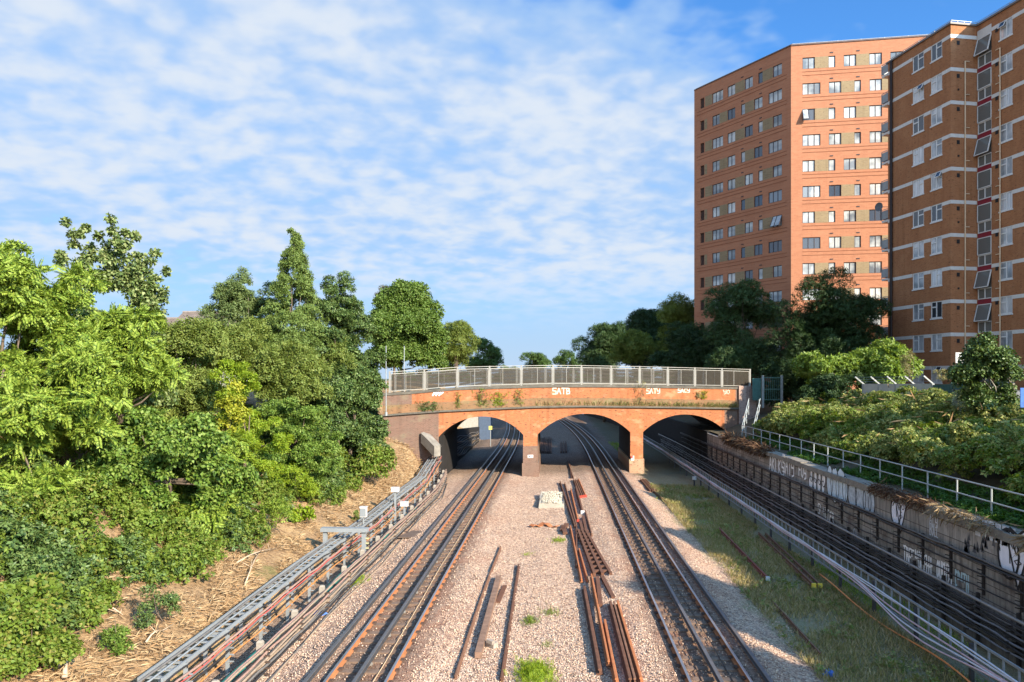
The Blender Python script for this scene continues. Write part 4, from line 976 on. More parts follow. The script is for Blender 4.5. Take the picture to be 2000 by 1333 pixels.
def window(parent, P, a, b_, c, d, panes, fr, gls, depth=.13, w=.055, transom=None, sill=None, nm='window', kind=None, sub=True):
    f = MB()
    for q in ((a, b_, c, c + w), (a, b_, d - w, d), (a, a + w, c + w, d - w), (b_ - w, b_, c + w, d - w)): pbox(f, P, *q, -depth, -depth + .06)
    for s in panes: pbox(f, P, a + (b_ - a) * s - w * .55, a + (b_ - a) * s + w * .55, c + w, d - w, -depth + .002, -depth + .062)
    if transom:
        (s0, s1, t) = transom; pbox(f, P, a + (b_ - a) * s0 + w * .56, a + (b_ - a) * s1 - w * .56, c + (d - c) * t - w * .6, c + (d - c) * t + w * .6, -depth + .004, -depth + .064)
    if sill: pbox(f, P, a - .05, b_ + .05, c - .11, c - .003, -depth, .06)
    o = f.obj(nm, fr, parent, local=True, kind=kind)
    g = MB(); g.add([P(a + w * .5, c + w * .5, -depth + .022), P(b_ - w * .5, c + w * .5, -depth + .022), P(b_ - w * .5, d - w * .5, -depth + .022), P(a + w * .5, d - w * .5, -depth + .022)], [(0, 1, 2, 3)])
    g.obj('pane', gls, o, local=True); return o
rw = random.Random(21)
# ------------------------------------------------------------------ terracotta tower block
s0 = 81.0; TC = at(1545, 88, s0); TL = at(1356, 176, s0 * 652 / 564); TR = at(1815, 69, s0 * 652 / 671)
dL = Vector((TL.x - TC.x, TL.y - TC.y)); dR = Vector((TR.x - TC.x, TR.y - TC.y)); LL = dL.length; dL.normalize(); dR.normalize(); LR = 19.0
ZT = TC.z; ZB = 5.4
tower = T('tower_block', 'tall terracotta tower block with dark framed windows, lit on one face', 'tower block', (TC.x, TC.y, ZB))
M_TERRA = brickmat('terracotta_brick', (.39, .175, .098), (.345, .148, .083), (.35, .18, .11), stain=(.31, .125, .066), amount=.16, bw=.45, bh=.15)
nL = Vector((-dL.y, dL.x)); nL = nL if nL.dot(-Vector((TC.x, TC.y))) > 0 else -nL
nR = Vector((-dR.y, dR.x)); nR = nR if nR.dot(-Vector((TC.x, TC.y))) > 0 else -nR
PL = lambda u, z, h: (dL.x * u + nL.x * h, dL.y * u + nL.y * h, z - ZB)
PR = lambda u, z, h: (dR.x * u + nR.x * h, dR.y * u + nR.y * h, z - ZB)
uL = lambda p: at_line(p / 2.854 + 1300, 400, TC, Vector((dL.x, dL.y, 0)))[0]
uR = lambda p: at_line(p / 2.854 + 1300, 400, TC, Vector((dR.x, dR.y, 0)))[0]
ROW0, RSP = 41.8, 2.795; NR = 11
holesL, holesR, wins = [], [], []
colL = {0: [((260, 320), 2), ((345, 388), 1), ((441, 486), 1), ((516, 541), 0), ((598, 648), 1)], 1: [((260, 301), 1), ((345, 388), 1), ((420, 443), 0), ((493, 540), 1), ((573, 648), 2)]}
bufL = {0: [(388, 441), (541, 598), (220, 260)], 1: [(301, 345), (443, 493), (217, 232)]}
colR = {0: [((763, 832), 1), ((908, 946), 0), ((993, 1062), 1), ((1135, 1206), 1), ((1253, 1322), 1)], 1: [((763, 863), 2), ((910, 979), 1), ((1052, 1089), 0), ((1137, 1206), 1), ((1255, 1325), 1)]}
bufR = {0: [(832, 908), (1062, 1135), (1325, 1400)], 1: [(979, 1052), (1206, 1253)]}
recess = MB(); buff = MB(); lines = MB(); vents = MB()
for k in range(NR + 2):
    zc = ROW0 - RSP * k; za, zb = zc - .62, zc + .62; par = k % 2
    for (p, n) in colL[par]:
        a, b_ = sorted((uL(p[0]), uL(p[1]))); holesL.append((a, b_, za, zb)); wins.append((PL, a, b_, za, zb, n, k))
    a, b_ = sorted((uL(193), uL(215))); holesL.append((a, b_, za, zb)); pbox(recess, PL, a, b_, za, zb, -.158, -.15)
    for p in bufL[par]:
        a, b_ = sorted((uL(p[0]), uL(p[1]))); buff = MB(); pbox(buff, PL, a + .004, b_ - .004, za, zb, -.05, .012); buff.obj('buff_panel', M_BUFF, tower, local=True)
    for (p, n) in colR[par]:
        a, b_ = sorted((uR(p[0]), uR(p[1]))); holesR.append((a, b_, za, zb)); wins.append((PR, a, b_, za, zb, n, k))
    for p in bufR[par]:
        a, b_ = sorted((uR(p[0]), uR(p[1]))); buff = MB(); pbox(buff, PR, a + .004, b_ - .004, za, zb, -.05, .012); buff.obj('buff_panel', M_BUFF, tower, local=True)
    for P_, x0, x1 in ((PL, .55, LL - .5), (PR, uR(763), LR - .3)):
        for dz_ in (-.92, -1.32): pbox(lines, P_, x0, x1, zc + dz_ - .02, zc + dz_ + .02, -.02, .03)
    for P_, us_ in ((PR, (925, 1073)), (PL, (530, 428))):
        for u_ in us_:
            u = (uR if P_ is PR else uL)(u_); vents = MB(); pbox(vents, P_, u - .16, u + .16, zb + .32, zb + .42, 0, .05); vents.obj('vent', M_DARKFR, tower, local=True)
facade('wall', M_TERRA, tower, PL, 0, LL, ZB, ZT - .12, holesL); facade('wall', M_TERRA, tower, PR, 0, LR, ZB, ZT - .12, holesR)
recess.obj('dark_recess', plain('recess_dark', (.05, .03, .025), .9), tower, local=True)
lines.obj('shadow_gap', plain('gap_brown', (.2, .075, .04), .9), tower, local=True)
wins.sort(key=lambda w: w[6])
rest_f, rest_g = MB(), MB()
for i, (P_, a, b_, za, zb, n, k) in enumerate(wins):
    pn = {0: (), 1: (.5,), 2: (.33, .67)}[n]
    if i < 100:
        window(tower, P_, a, b_, za, zb, pn, M_DARKFR, GL_T[rw.choice((0, 0, 1, 2))])
    else:
        f = rest_f
        for q in ((a, b_, za, za + .055), (a, b_, zb - .055, zb), (a, a + .055, za + .055, zb - .055), (b_ - .055, b_, za + .055, zb - .055)): pbox(f, P_, *q, -.13, -.07)
        rest_g.add([P_(a, za, -.11), P_(b_, za, -.11), P_(b_, zb, -.11), P_(a, zb, -.11)], [(0, 1, 2, 3)])
o = rest_f.obj('window', M_DARKFR, tower, local=True, kind='stuff'); rest_g.obj('pane', GL_T[0], o, local=True)
# two open casements
for P_, u_, k in ((PR, (763, 795), 2), (PL, (598, 620), 6), (PL, (620, 648), 6)):
    a, b_ = sorted(((uR if P_ is PR else uL)(u_[0]), (uR if P_ is PR else uL)(u_[1]))); zc = ROW0 - RSP * k; b = MB()
    q = [P_(a, zc - .6, .5), P_(b_, zc - .6, .5), P_(b_, zc + .6, -.06), P_(a, zc + .6, -.06)]
    for m, n in zip(q, q[1:] + q[:1]): b.bar(m, n, .06, .06)
    o = b.obj('open_casement', M_DARKFR, tower, local=True); MB().add(q, [(0, 1, 2, 3)]).obj('pane', GL_T[2], o, local=True)
# the unseen sides, roof and its rail
E1 = Vector((dL.x * LL, dL.y * LL)); E2 = Vector((dR.x * LR, dR.y * LR)); bk = Vector((.16, .98)) * 13
pl = [E1, Vector((0, 0)), E2, E2 + Vector((3, 10)), E2 + Vector((-3, 17)), E1 + Vector((6, 12))]
b = MB(); H = ZT - ZB
for a, c in zip(pl[2:], pl[3:] + pl[:1]): b.add([(a.x, a.y, 0), (c.x, c.y, 0), (c.x, c.y, H - .12), (a.x, a.y, H - .12)], [(0, 1, 2, 3)])
b.obj('wall', M_TERRA, tower, local=True)
b = MB(); o = [(p.x + n_.x * .06, p.y + n_.y * .06) for p, n_ in zip(pl, [nL, nL + nR, nR, Vector((1, 0)), Vector((0, 1)), Vector((-1, 1))])]
b.add([(x, y, H - .12) for x, y in o] + [(x, y, H) for x, y in o], [tuple(range(5, -1, -1)), tuple(range(6, 12))] + [(i, (i + 1) % 6, 6 + (i + 1) % 6, 6 + i) for i in range(6)])
b.obj('roof_coping', plain('roof_dark', (.12, .08, .07), .7), tower, local=True)
b = MB()
for a, c in ((E1, Vector((0, 0))), (Vector((0, 0)), E2)):
    b.bar((a.x + .3, a.y + .6, H + .35), (c.x + .3, c.y + .6, H + .35), .04, .05)
    for i in range(9): p = a.lerp(c, i / 8); b.bar((p.x + .3, p.y + .6, H), (p.x + .3, p.y + .6, H + .4), .04, .04)
b.obj('roof_rail', M_GALV, tower, local=True)

# ------------------------------------------------------------------ brown brick flats
TH = R(12.7); BC = at(1857, 400, 61.5); e_ = Vector((math.cos(TH), math.sin(TH), 0)); d_ = Vector((-math.sin(TH), math.cos(TH), 0)); GZ = 5.3
flats = T('apartment_block', 'brown brick block of flats with white bands and white framed windows', 'apartment block', (BC.x, BC.y, GZ), rz=TH)
M_BROWN = brickmat('brown_brick', (.37, .155, .066), (.30, .12, .05), (.38, .23, .13), stain=(.25, .10, .045), amount=.45, patch=(.40, .2, .1), patchk=.3)
M_BAND = plain('white_band', (.58, .56, .52), .7, vary=.12)
LA = at_line(1734.5, 400, BC, d_)[0]; WB = 2.44; LC = 13.0
A_ = lambda u, z, h: (-h, u, z - GZ)
B_ = lambda u, z, h: (u, -h, z - GZ)
C_ = lambda u, z, h: (WB - h, -u, z - GZ)
uA = lambda p: at_line(p, 400, BC, d_)[0]
CO = BC + e_ * WB
uC = lambda p: -at_line(p, 400, CO, d_)[0]
BT0, FSP = 36.05, 2.748; ZR = 36.95; NF = 11
hA, hC, wl_ = [], [], []
for k in range(NF + 1):
    bt = BT0 - FSP * k
    for p in ((1782.5, 1804.5), (1818, 1840)):
        a, b_ = sorted((uA(p[0]), uA(p[1]))); hA.append((a, b_, bt - 1.42, bt + .01)); wl_.append((A_, a, b_, bt - 1.42, bt + .01, k))
    a, b_ = sorted((uC(1952), uC(1977.5))); hC.append((a, b_, bt - 1.42, bt + .01)); wl_.append((C_, a, b_, bt - 1.42, bt + .01, k))
    hC.append((a + 3.4, b_ + 3.4, bt - 1.42, bt + .01)); wl_.append((C_, a + 3.4, b_ + 3.4, bt - 1.42, bt + .01, k))
sa0, sa1 = sorted((uC(1909), uC(1936.5)))
strip_h = (sa0, sa1, GZ + .5, BT0 + .35)
facade('wall', M_BROWN, flats, A_, 0, LA, GZ - .5, ZR - .1, hA); facade('wall', M_BROWN, flats, B_, 0, WB, GZ - .5, ZR - .1, []); facade('wall', M_BROWN, flats, C_, 0, LC, GZ - .5, ZR - .1, hC + [strip_h])
GL_B = [glass('net_curtain', (.2, .22, .24), .07, (.55, .56, .57)), glass('dark_glass', (.035, .04, .05), .05), glass('net_curtain_pale', (.3, .32, .33), .08, (.66, .66, .66))]
for i, (P_, a, b_, c, d, k) in enumerate(wl_):
    if P_ is C_ and a > 3.0 and False: continue
    o = window(flats, P_, a, b_, c, d, (.52,), M_WHITEFR, GL_B[rw.choice((0, 0, 1, 2, 0, 2))], depth=.09, w=.085, transom=(0, .52, .66) if P_ is C_ or rw.random() < .5 else (.52, 1, .66), sill=True)
    if rw.random() < .14:          # small top light standing open
        t0 = (0, .52) if rw.random() < .5 else (.52, 1); b = MB(); ua, ub = a + (b_ - a) * t0[0] + .06, a + (b_ - a) * t0[1] - .06
        q = [P_(ua, d - .5, .22), P_(ub, d - .5, .22), P_(ub, d - .07, 0), P_(ua, d - .07, 0)]
        for m, n in zip(q, q[1:] + q[:1]): b.bar(m, n, .05, .05)
        b.add([P_(ua, d - .5, .215), P_(ub, d - .5, .215), P_(ub, d - .07, -.005), P_(ua, d - .07, -.005)], [(0, 1, 2, 3)], 1); b.obj('top_light', [M_WHITEFR, GL_B[1]], o, local=True)
# white bands, broken by the windows
bands = MB()
for k in range(NF + 1):
    bt = BT0 - FSP * k
    for P_, L0, L1, hs in ((A_, -.02, LA + .0, hA), (B_, .0, WB - .004, []), (C_, sa1 + .02, LC, hC)):
        x = L0; cuts = sorted((h[0], h[1]) for h in hs if abs(h[3] - bt - .01) < .01)
        for a, b_ in cuts + [(L1, L1)]:
            if a - x > .01: bands = MB(); pbox(bands, P_, x, a - (.004 if a < L1 else 0), bt - .3, bt, -.03, .022); bands.obj('white_band', M_BAND, flats, local=True)
            x = b_ + .004
# stair strip: tall panes, pairs of small panes and dark red panels
M_REDP = plain('dark_red_panel', (.22, .018, .03), .45); M_STAIRG = glass('stair_glass', (.13, .14, .135), .12)
pbox_ = MB(); pbox(pbox_, C_, sa0, sa1, BT0 - .35, BT0 + .35, -.14, .01); pbox_.obj('stair_header', M_BAND, flats, local=True)
for k in range(NF):
    top = BT0 - FSP * k - (.36 if k == 0 else .42); bot = BT0 - FSP * (k + 1) + .0; md = top - 1.42
    o = window(flats, C_, sa0, sa1, bot, md, (.5,), M_WHITEFR, M_STAIRG, depth=.1, w=.075, nm='stair_window')
    tilt = k in (0, 3, 8, 9, 10, 7); f = MB(); ob = .34 if tilt else .0
    q = [C_(sa0 + .03, md + .04, ob), C_(sa1 - .03, md + .04, ob), C_(sa1 - .03, top - .03, 0), C_(sa0 + .03, top - .03, 0)]
    for m, n in zip(q, q[1:] + q[:1]): f.bar(m, n, .07, .07)
    w_ = f.obj('stair_vent', M_WHITEFR, flats, local=True, label='large stair pane tilted open' if tilt else None); MB().add(q, [(0, 1, 2, 3)]).obj('pane', M_STAIRG, w_, local=True)
    b = MB(); pbox(b, C_, sa0, sa1, bot - .40, bot - .02, -.12, -.03); b.obj('red_panel', M_REDP, flats, local=True)
    b = MB(); pbox(b, C_, sa0 + .02, sa1 - .02, md, top, -.16, -.15); b.obj('stair_backing', plain('stair_dark', (.16, .16, .15), .9) if k == 0 else bpy.data.materials['stair_dark'], flats, local=True)
# vents, pipes, downpipe, coping, roof rail
r = random.Random(8); M_VENT = plain('vent_black', (.02, .018, .018), .7)
for k in range(NF + 1):
    bt = BT0 - FSP * k
    b = MB(); u = (1871 - 1857) / 50 * WB; pbox(b, B_, u - .13, u + .13, bt - .85, bt - .52, .0, .03)
    b.obj('vent', M_VENT, flats, local=True); b = MB(); a = sa1 + .55; pbox(b, C_, a - .14, a + .14, bt - .6, bt - .3, .0, .03); b.obj('vent', M_VENT, flats, local=True)
    if k % 2: b = MB(); pbox(b, B_, u - .05, u + .06, bt - 1.9, bt - 1.75, .0, .08); b.obj('flue', M_VENT, flats, local=True)
M_PIPE = plain('cream_pipe', (.62, .46, .30), .6)
for P_, u, zt_ in ((B_, (1883 - 1857) / 50 * WB, BT0 - FSP * .8), (C_, sa1 + .95, BT0 - FSP * .75)):
    b = MB(); b.tube([P_(u, GZ + .3, .09), P_(u, zt_, .09)], .05, 8)
    for k in range(NF): b.tube([P_(u, zt_ - FSP * k, .07), P_(u + (.42 if P_ is B_ else -.45), zt_ - FSP * k, .07)], .04, 6)
    b.obj('soil_pipe', M_PIPE, flats, local=True)
MB().tube([A_(uA(1743), GZ, .14), A_(uA(1743), ZR - .1, .14)], .13, 10).obj('downpipe', plain('dark_downpipe', (.025, .015, .014), .5), flats, local=True)
b = MB()
foot = [(0, LA), (0, 0), (WB, 0), (WB, -LC), (13, -LC), (8, .4), (5.0, LA)]
off = [(-.14, LA + .14), (-.14, -.14), (WB - .14, -.14), (WB - .14, -LC - .14), (13.1, -LC - .14), (8.1, .4), (5.1, LA + .14)]
n = len(off); z0, z1 = ZR - .1 - GZ, ZR + .06 - GZ
b.add([(x, y, z0) for x, y in off] + [(x, y, z1) for x, y in off], [tuple(range(n - 1, -1, -1)), tuple(range(n, 2 * n))] + [(i, (i + 1) % n, n + (i + 1) % n, n + i) for i in range(n)])
b.obj('roof_coping', plain('coping_dark', (.16, .14, .13), .5), flats, local=True)
b = MB()
for (x0, y0), (x1, y1) in zip(foot[3:], foot[4:] + foot[:1]): b.add([(x0, y0, -.5), (x1, y1, -.5), (x1, y1, z0), (x0, y0, z0)], [(0, 1, 2, 3)])
b.obj('wall', M_BROWN, flats, local=True)
b = MB()
for (x0, y0), (x1, y1) in (((.2, LA), (.2, .2)), ((.2, .2), (WB + .2, .2)), ((WB + .2, .2), (WB + .2, -LC))):
    b.bar((x0, y0, z1 + .3), (x1, y1, z1 + .3), .035, .035)
    for i in range(5): p = Vector((x0, y0, 0)).lerp(Vector((x1, y1, 0)), i / 4); b.bar((p.x, p.y, z1), (p.x, p.y, z1 + .32), .04, .04)
b.obj('roof_rail', M_GALV, flats, local=True)
MB().box((WB + 2.6, -9.5, z1), (WB + 7, -3.4, z1 + 2.6)).box((WB + 2.5, -9.6, z1 + 2.6), (WB + 7.1, -3.3, z1 + 2.8)).obj('plant_room', M_BAND, flats, local=True)
# balconies on the far end
for k in range(NF + 1):
    bt = BT0 - FSP * k; b = MB(); z = bt - 2.6 - GZ + FSP; x0, x1 = .25, 4.0; y0, y1 = LA + .02, LA + 1.25
    b.box((x0, y0, z - .2), (x1, y1, z)); o = b.obj('balcony', M_BAND, flats, local=True)
    b = MB(); b.box((x0, y1 - .05, z + .1), (x1, y1, z + .9)); b.box((x0, y0 + .1, z + .1), (x0 + .05, y1 - .06, z + .9)); b.bar((x0, y0, z + 1.0), (x0, y1, z + 1.0), .05, .05); b.bar((x0, y1, z), (x0, y1, z + 1.0), .05, .05); b.obj('railing', M_GALV, o, local=True)
# satellite dish on the far corner
def dish(u, z, out):
    b = MB(); n = 14; vs = []
    for i in range(4):
        rr_ = .42 * i / 3
        for k in range(n): a = 2 * math.pi * k / n; vs.append((-.55 + .28 * (rr_ / .42) ** 2 * -.3 + math.cos(a) * rr_ * .35, LA + .45 + math.cos(a) * rr_ * -.9, z - GZ + math.sin(a) * rr_))
    b.add(vs, [(i * n + k, i * n + (k + 1) % n, (i + 1) * n + (k + 1) % n, (i + 1) * n + k) for i in range(3) for k in range(n)])
    b.bar((0, LA - .05, z - GZ - .1), (-.5, LA + .42, z - GZ), .04, .04); b.obj('satellite_dish', plain('dish_grey', (.1, .1, .11), .5) if 'dish_grey' not in bpy.data.materials else bpy.data.materials['dish_grey'], flats, local=True)
dish(0, 23.6, 0); dish(0, 12.0, 0)

# ------------------------------------------------------------------ house behind the left trees
hs = 62; c0 = at(350, 650, hs); gz = 6.4
house = T('house', 'pale rendered house with brown tiled roof behind the left trees', 'house', (c0.x, c0.y, gz))
def m_tile():
    g = N('roof_tile'); x, y, z = g.xyz(); w = g.n('ShaderNodeTexWave', wave_type='BANDS', bands_direction='Z'); w.inputs['Scale'].default_value = 3.0; w.inputs['Distortion'].default_value = .4; g.put(w.inputs[0], g.obj)
    col = g.ramp(g.noise(2.5, 5, .7), [(.3, (.13, .10, .085)), (.7, (.24, .19, .155))]); col = g.mix(g.rng(w.outputs[1], .1, .4, .7, 0), col, (.05, .04, .035)); return g.fin(col, .9, 0, .1)
M_TILE = m_tile(); M_REND = plain('pale_render', (.42, .40, .37), .85, vary=.12)
tp = at(370, 603, hs).z - gz; ev = at(370, 652, hs).z - gz
for (x0, x1, y0, y1, dz_) in ((-1.6, 3.2, 0, 7.5, 0), (-6.5, -1.62, .6, 7.0, -.55)):
    zt_, ze = tp + dz_, ev + dz_ * .8; ym = (y0 + y1) / 2
    b = MB(); b.box((x0 + .25, y0 + .3, -1.5), (x1 - .25, y1 - .3, ze)); w = b.obj('wall', M_REND, house, local=True)
    b = MB(); b.add([(x0, y0 - .2, ze - .1), (x1, y0 - .2, ze - .1), (x1, ym, zt_), (x0, ym, zt_), (x0, y1 + .2, ze - .1), (x1, y1 + .2, ze - .1), (x0, y0 - .2, ze - .28), (x1, y0 - .2, ze - .28), (x0, y1 + .2, ze - .28), (x1, y1 + .2, ze - .28)],
                    [(0,1,2,3),(3,2,5,4),(6,7,1,0),(4,5,9,8),(6,0,3,4,8),(7,9,5,2,1),(6,8,9,7)])
    rf = b.obj('roof', M_TILE, house, local=True); MB().tube([(x0, ym, zt_ + .03), (x1, ym, zt_ + .03)], .12, 8).obj('ridge', plain('ridge_tile', (.2, .17, .15), .9) if 'ridge_tile' not in bpy.data.materials else bpy.data.materials['ridge_tile'], rf, local=True)
    MB().tube([(x0, y0 - .28, ze - .16), (x1, y0 - .28, ze - .16)], .08, 8).obj('gutter', M_WHITE, house, local=True)
for x in (-4.5, .3):
    window(house, lambda u, z, h: (u, .28 - h if x > -2 else .88 - h, z), x, x + 1.2, ev - 1.75, ev - .55, (.5,), M_WHITEFR, GL_B[1], depth=-.01)

# ------------------------------------------------------------------ things past the bridge
c = at_z(935, 846, .3); c = at(940, 840, 96)
t = T('track_shed', 'small pale lineside shed with a blue door seen under the left arch', 'shed', (c.x, c.y, 1.0))
b = MB(); b.box((-3.2, 0, -2), (-.4, 3, 2.2)); b.obj('wall', plain('shed_wall', (.33, .32, .28), .8), t, local=True)
b = MB(); b.box((-.38, .1, -2), (1.2, 2.9, 2.4)); b.box((-.3, .04, -1.6), (1.1, .097, 1.9)); b.obj('door', plain('shed_blue', (.07, .10, .15), .6), t, local=True)
b = MB(); b.add([(-3.5, -.3, 2.22), (1.4, -.3, 2.6), (1.4, 3.2, 2.6), (-3.5, 3.2, 2.22), (-3.5, -.3, 2.4), (1.4, -.3, 2.78), (1.4, 3.2, 2.78), (-3.5, 3.2, 2.4)], [(3,2,1,0),(4,5,6,7),(0,1,5,4),(1,2,6,5),(2,3,7,6),(3,0,4,7)]); b.obj('roof', M_CONC, t, local=True)
c = at(958, 857, 86); t = T('lineside_sign', 'yellow lineside sign on a thin post seen under the left arch', 'sign', (c.x, c.y, zt(c.x, c.y)))
h = at(958, 836, 86).z - zt(c.x, c.y); MB().tube([(0, 0, 0), (0, 0, h + .2)], .05, 8).obj('post', M_GALV, t, local=True); MB().box((-.2, -.08, h - .22), (.2, -.055, h + .22)).obj('sign_plate', plain('sign_yellow', (.55, .5, .12), .6), t, local=True)
for i, y in enumerate(frange(110, 160, 5)):
    pass
b = MB(); ys2 = frange(86, 168, 4)
vs = [(WX - 1.2 + bend(y), y, 1.6) for y in ys2]
t = T('palisade_fence', 'pale grey palisade fence on a brick wall seen through the bridge fence', 'fence', at(1045, 740, 112))
p0, p1 = at(985, 741, 118), at(1104, 741, 108)
b = MB(); d = p1 - p0; n = 60
for i in range(n + 1): p = p0.lerp(p1, i / n); b.box((p.x - .05, p.y - .02, p.z - .2), (p.x + .05, p.y + .02, p.z + 1.3))
b.obj('pales', M_GALV, t); MB().bar(p0 + Vector((0, .1, .2)), p1 + Vector((0, .1, .2)), .06, .08).bar(p0 + Vector((0, .1, 1.0)), p1 + Vector((0, .1, 1.0)), .06, .08).obj('rail', M_GALV, t)
b = MB(); b.bar(p0 + Vector((-.2, .2, -2.1)), p1 + Vector((.2, .2, -2.1)), .4, 3.6); b.obj('brick_base', brickmat('far_brick', (.33, .15, .08), (.27, .12, .07), (.3, .2, .14), axis='x'), t)
# white speckled cable rack beyond the middle arch is the same right-hand ladder following the bend

# ------------------------------------------------------------------ boundary fences on the right bank
M_CPANEL = plain('concrete_panel', (.40, .39, .35), .9, vary=.2, scale=2); M_GREENP = plain('green_mesh', (.03, .085, .075), .7, vary=.4); M_GREENF = plain('green_post', (.05, .11, .09), .6)
q0, q1, q2, q3 = at(1686, 750, 54), at(1822, 750, 47), at(1900, 746, 43), at(1968, 742, 38.5)
t = T('concrete_fence', 'pale concrete panel fence with angled barbed wire arms below the bright bush', 'fence', q0.lerp(q1, .5) + Vector((0, 0, -2)))
d = (q1 - q0).normalized()
MB().bar(q0 + Vector((0, 0, -1.1)), q1 + Vector((0, 0, -1.1)), .1, 2.2).obj('panel', M_CPANEL, t)
for i in range(5):
    p = q0.lerp(q1, i / 4); b = MB(); b.bar(p + Vector((0, 0, -2.4)), p + Vector((0, 0, .02)), .14, .14, up=(0, 1, 0)); b.bar(p, p + Vector((-.62, -.1, .5)), .09, .09); b.obj('post', plain('fence_post', (.3, .3, .28), .8) if i == 0 else bpy.data.materials['fence_post'], t)
b = MB()
for k in (.3, .65, .95): b.tube([q0 + Vector((-.62 * k, -.1 * k, .5 * k)), q0.lerp(q1, .5) + Vector((-.62 * k, -.1 * k, .5 * k - .03)), q1 + Vector((-.62 * k, -.1 * k, .5 * k))], .012, 4)
b.obj('barbed_wire', M_GALV, t)
t = T('mesh_fence', 'dark green mesh screen fence right of the concrete panels on the bank', 'fence', q1.lerp(q3, .5) + Vector((0, 0, -2)))
for a, c in ((q1, q2), (q2, q3)):
    MB().bar(a + Vector((0, .1, -1.15)), c + Vector((0, .1, -1.15)), .03, 2.1).obj('screen', M_GREENP, t)
    for k in (-.1, -1.25, -2.2): MB().bar(a + Vector((0, .02, k)), c + Vector((0, .02, k)), .05, .06).obj('rail', M_GREENF, t)
for p in (q1, q1.lerp(q2, .5), q2, q2.lerp(q3, .5)): MB().bar(p + Vector((0, 0, -2.5)), p + Vector((0, 0, .05)), .09, .09, up=(0, 1, 0)).obj('post', M_GREENF, t)
p = at(1977, 745, 36); t = T('concrete_post', 'bent-topped concrete fence post at the right edge in front of chain link', 'post', (p.x, p.y, p.z - 2.4))
MB().bar((0, 0, -.4), (0, 0, 2.35), .17, .17, up=(0, 1, 0)).bar((0, 0, 2.3), (-.42, -.05, 2.75), .14, .14).obj('shaft', M_CONC, t, local=True)
t = T('chain_link_fence', 'grey chain link fence behind the bent concrete post', 'fence', (p.x, p.y + .2, p.z - 2.4))
b = MB()
for (a, c) in ((Vector((-1.9, 1.6, 0)), Vector((0, .12, 0))), (Vector((0, .12, 0)), Vector((3.5, -2.5, 0)))):
    L = (c - a).length; n = int(L / .11)
    for i in range(-16, n):
        for s in (0, 1):
            u0, u1 = max(0, i * .11), min(L, i * .11 + 1.8); 
            if u1 <= u0: continue
            za, zb = (u0 - i * .11), (u1 - i * .11)
            if s: za, zb = 1.8 - za, 1.8 - zb
            b.bar(a.lerp(c, u0 / L) + Vector((0, 0, za + .1)), a.lerp(c, u1 / L) + Vector((0, 0, zb + .1)), .014, .014)
b.obj('wire_mesh', M_GALV, t, local=True); MB().bar((-1.9, 1.6, 1.95), (0, .12, 1.95), .04, .04).bar((0, .12, 1.95), (3.5, -2.5, 1.95), .04, .04).obj('rail', M_GALV, t, local=True)
MB().box((.2, .5, .1), (3.4, .56, 1.9)).obj('backing_panel', plain('grey_sheet', (.2, .2, .21), .7), t, local=True)
p = at(1998, 775, 34); MB().box((p.x - .12, p.y - .02, p.z - .5), (p.x + .5, p.y + .02, p.z + .4)).obj('blue_sign', M_BLUE, label='small blue sign at the right edge of the picture behind the concrete post', cat='sign', loc=p)
p = at(1871, 700, 52); t = T('notice_sign', 'white notice board on a cream post beside the round ivy tree', 'sign', (p.x, p.y, 5.2))
MB().box((-.07, -.04, 0), (.07, .04, p.z - 5.2 - .5)).obj('post', M_PIPE, t, local=True); MB().box((-.18, -.05, p.z - 5.2 - .35), (.42, -.0, p.z - 5.2 + .4)).obj('board', M_WHITE, t, local=True)
p = at(1507, 772, 64); t = T('metal_gate', 'dark green metal gate between grey posts at the right end of the bridge', 'gate', (p.x, p.y, p.z - .6))
for x in (-.75, .85): MB().bar((x, 0, -.5), (x, 0, 2.3), .18, .18, up=(0, 1, 0)).obj('post', plain('grey_post', (.2, .22, .21), .7) if x < 0 else bpy.data.materials['grey_post'], t, local=True)
b = MB()
for z in (.2, 1.1, 2.1): b.bar((-.66, 0, z), (.76, 0, z), .06, .07)
for i in range(9): b.bar((-.6 + i * .165, 0, .2), (-.6 + i * .165, 0, 2.1), .03, .03, up=(0, 1, 0))
b.obj('gate_leaf', M_GREENF, t, local=True)
MB().bar((-1.6, .1, 1.1), (-.85, .1, 1.1), .04, 1.9).obj('screen', M_GREENP, t, local=True)
# ------------------------------------------------------------------ foliage: thousands of leaf-sized faces spread through crowns
def fold(x0, y0, z0, L, Wd, ang, droop=.1, tw=0):
    """one folded leaf: 5 corner points, 2 quads-as-tris"""
    c, s = math.cos(ang), math.sin(ang)
    def p(u, v, w): return (x0 + c * u - s * v, y0 + s * u + c * v, z0 + w)
    return [p(0, 0, 0), p(L * .45, Wd / 2, Wd * .18 - droop * L * .2), p(L, 0, -droop * L), p(L * .45, -Wd / 2, Wd * .18 - droop * L * .2)], [(0, 1, 2), (0, 2, 3)]
def tmpl(parts):
    v, f = [], []
    for a, b in parts: n = len(v); v += a; f += [tuple(i + n for i in t) for t in b]
    return np.array(v, float), np.array(f, int)
_r = random.Random(99)
SPRIG = tmpl([fold(.15 * _r.uniform(-1, 1), .15 * _r.uniform(-1, 1), .12 * _r.uniform(-1, 1), _r.uniform(.42, .6), _r.uniform(.26, .38), k * 1.257 + _r.uniform(-.4, .4), _r.uniform(.05, .5)) for k in range(5)])
MAPLE = tmpl([fold(.3 * _r.uniform(-1, 1), .3 * _r.uniform(-1, 1), .2 * _r.uniform(-1, 1), _r.uniform(.5, .62), _r.uniform(.5, .62), k * 1.57 + _r.uniform(-.5, .5), _r.uniform(.1, .55)) for k in range(4)])
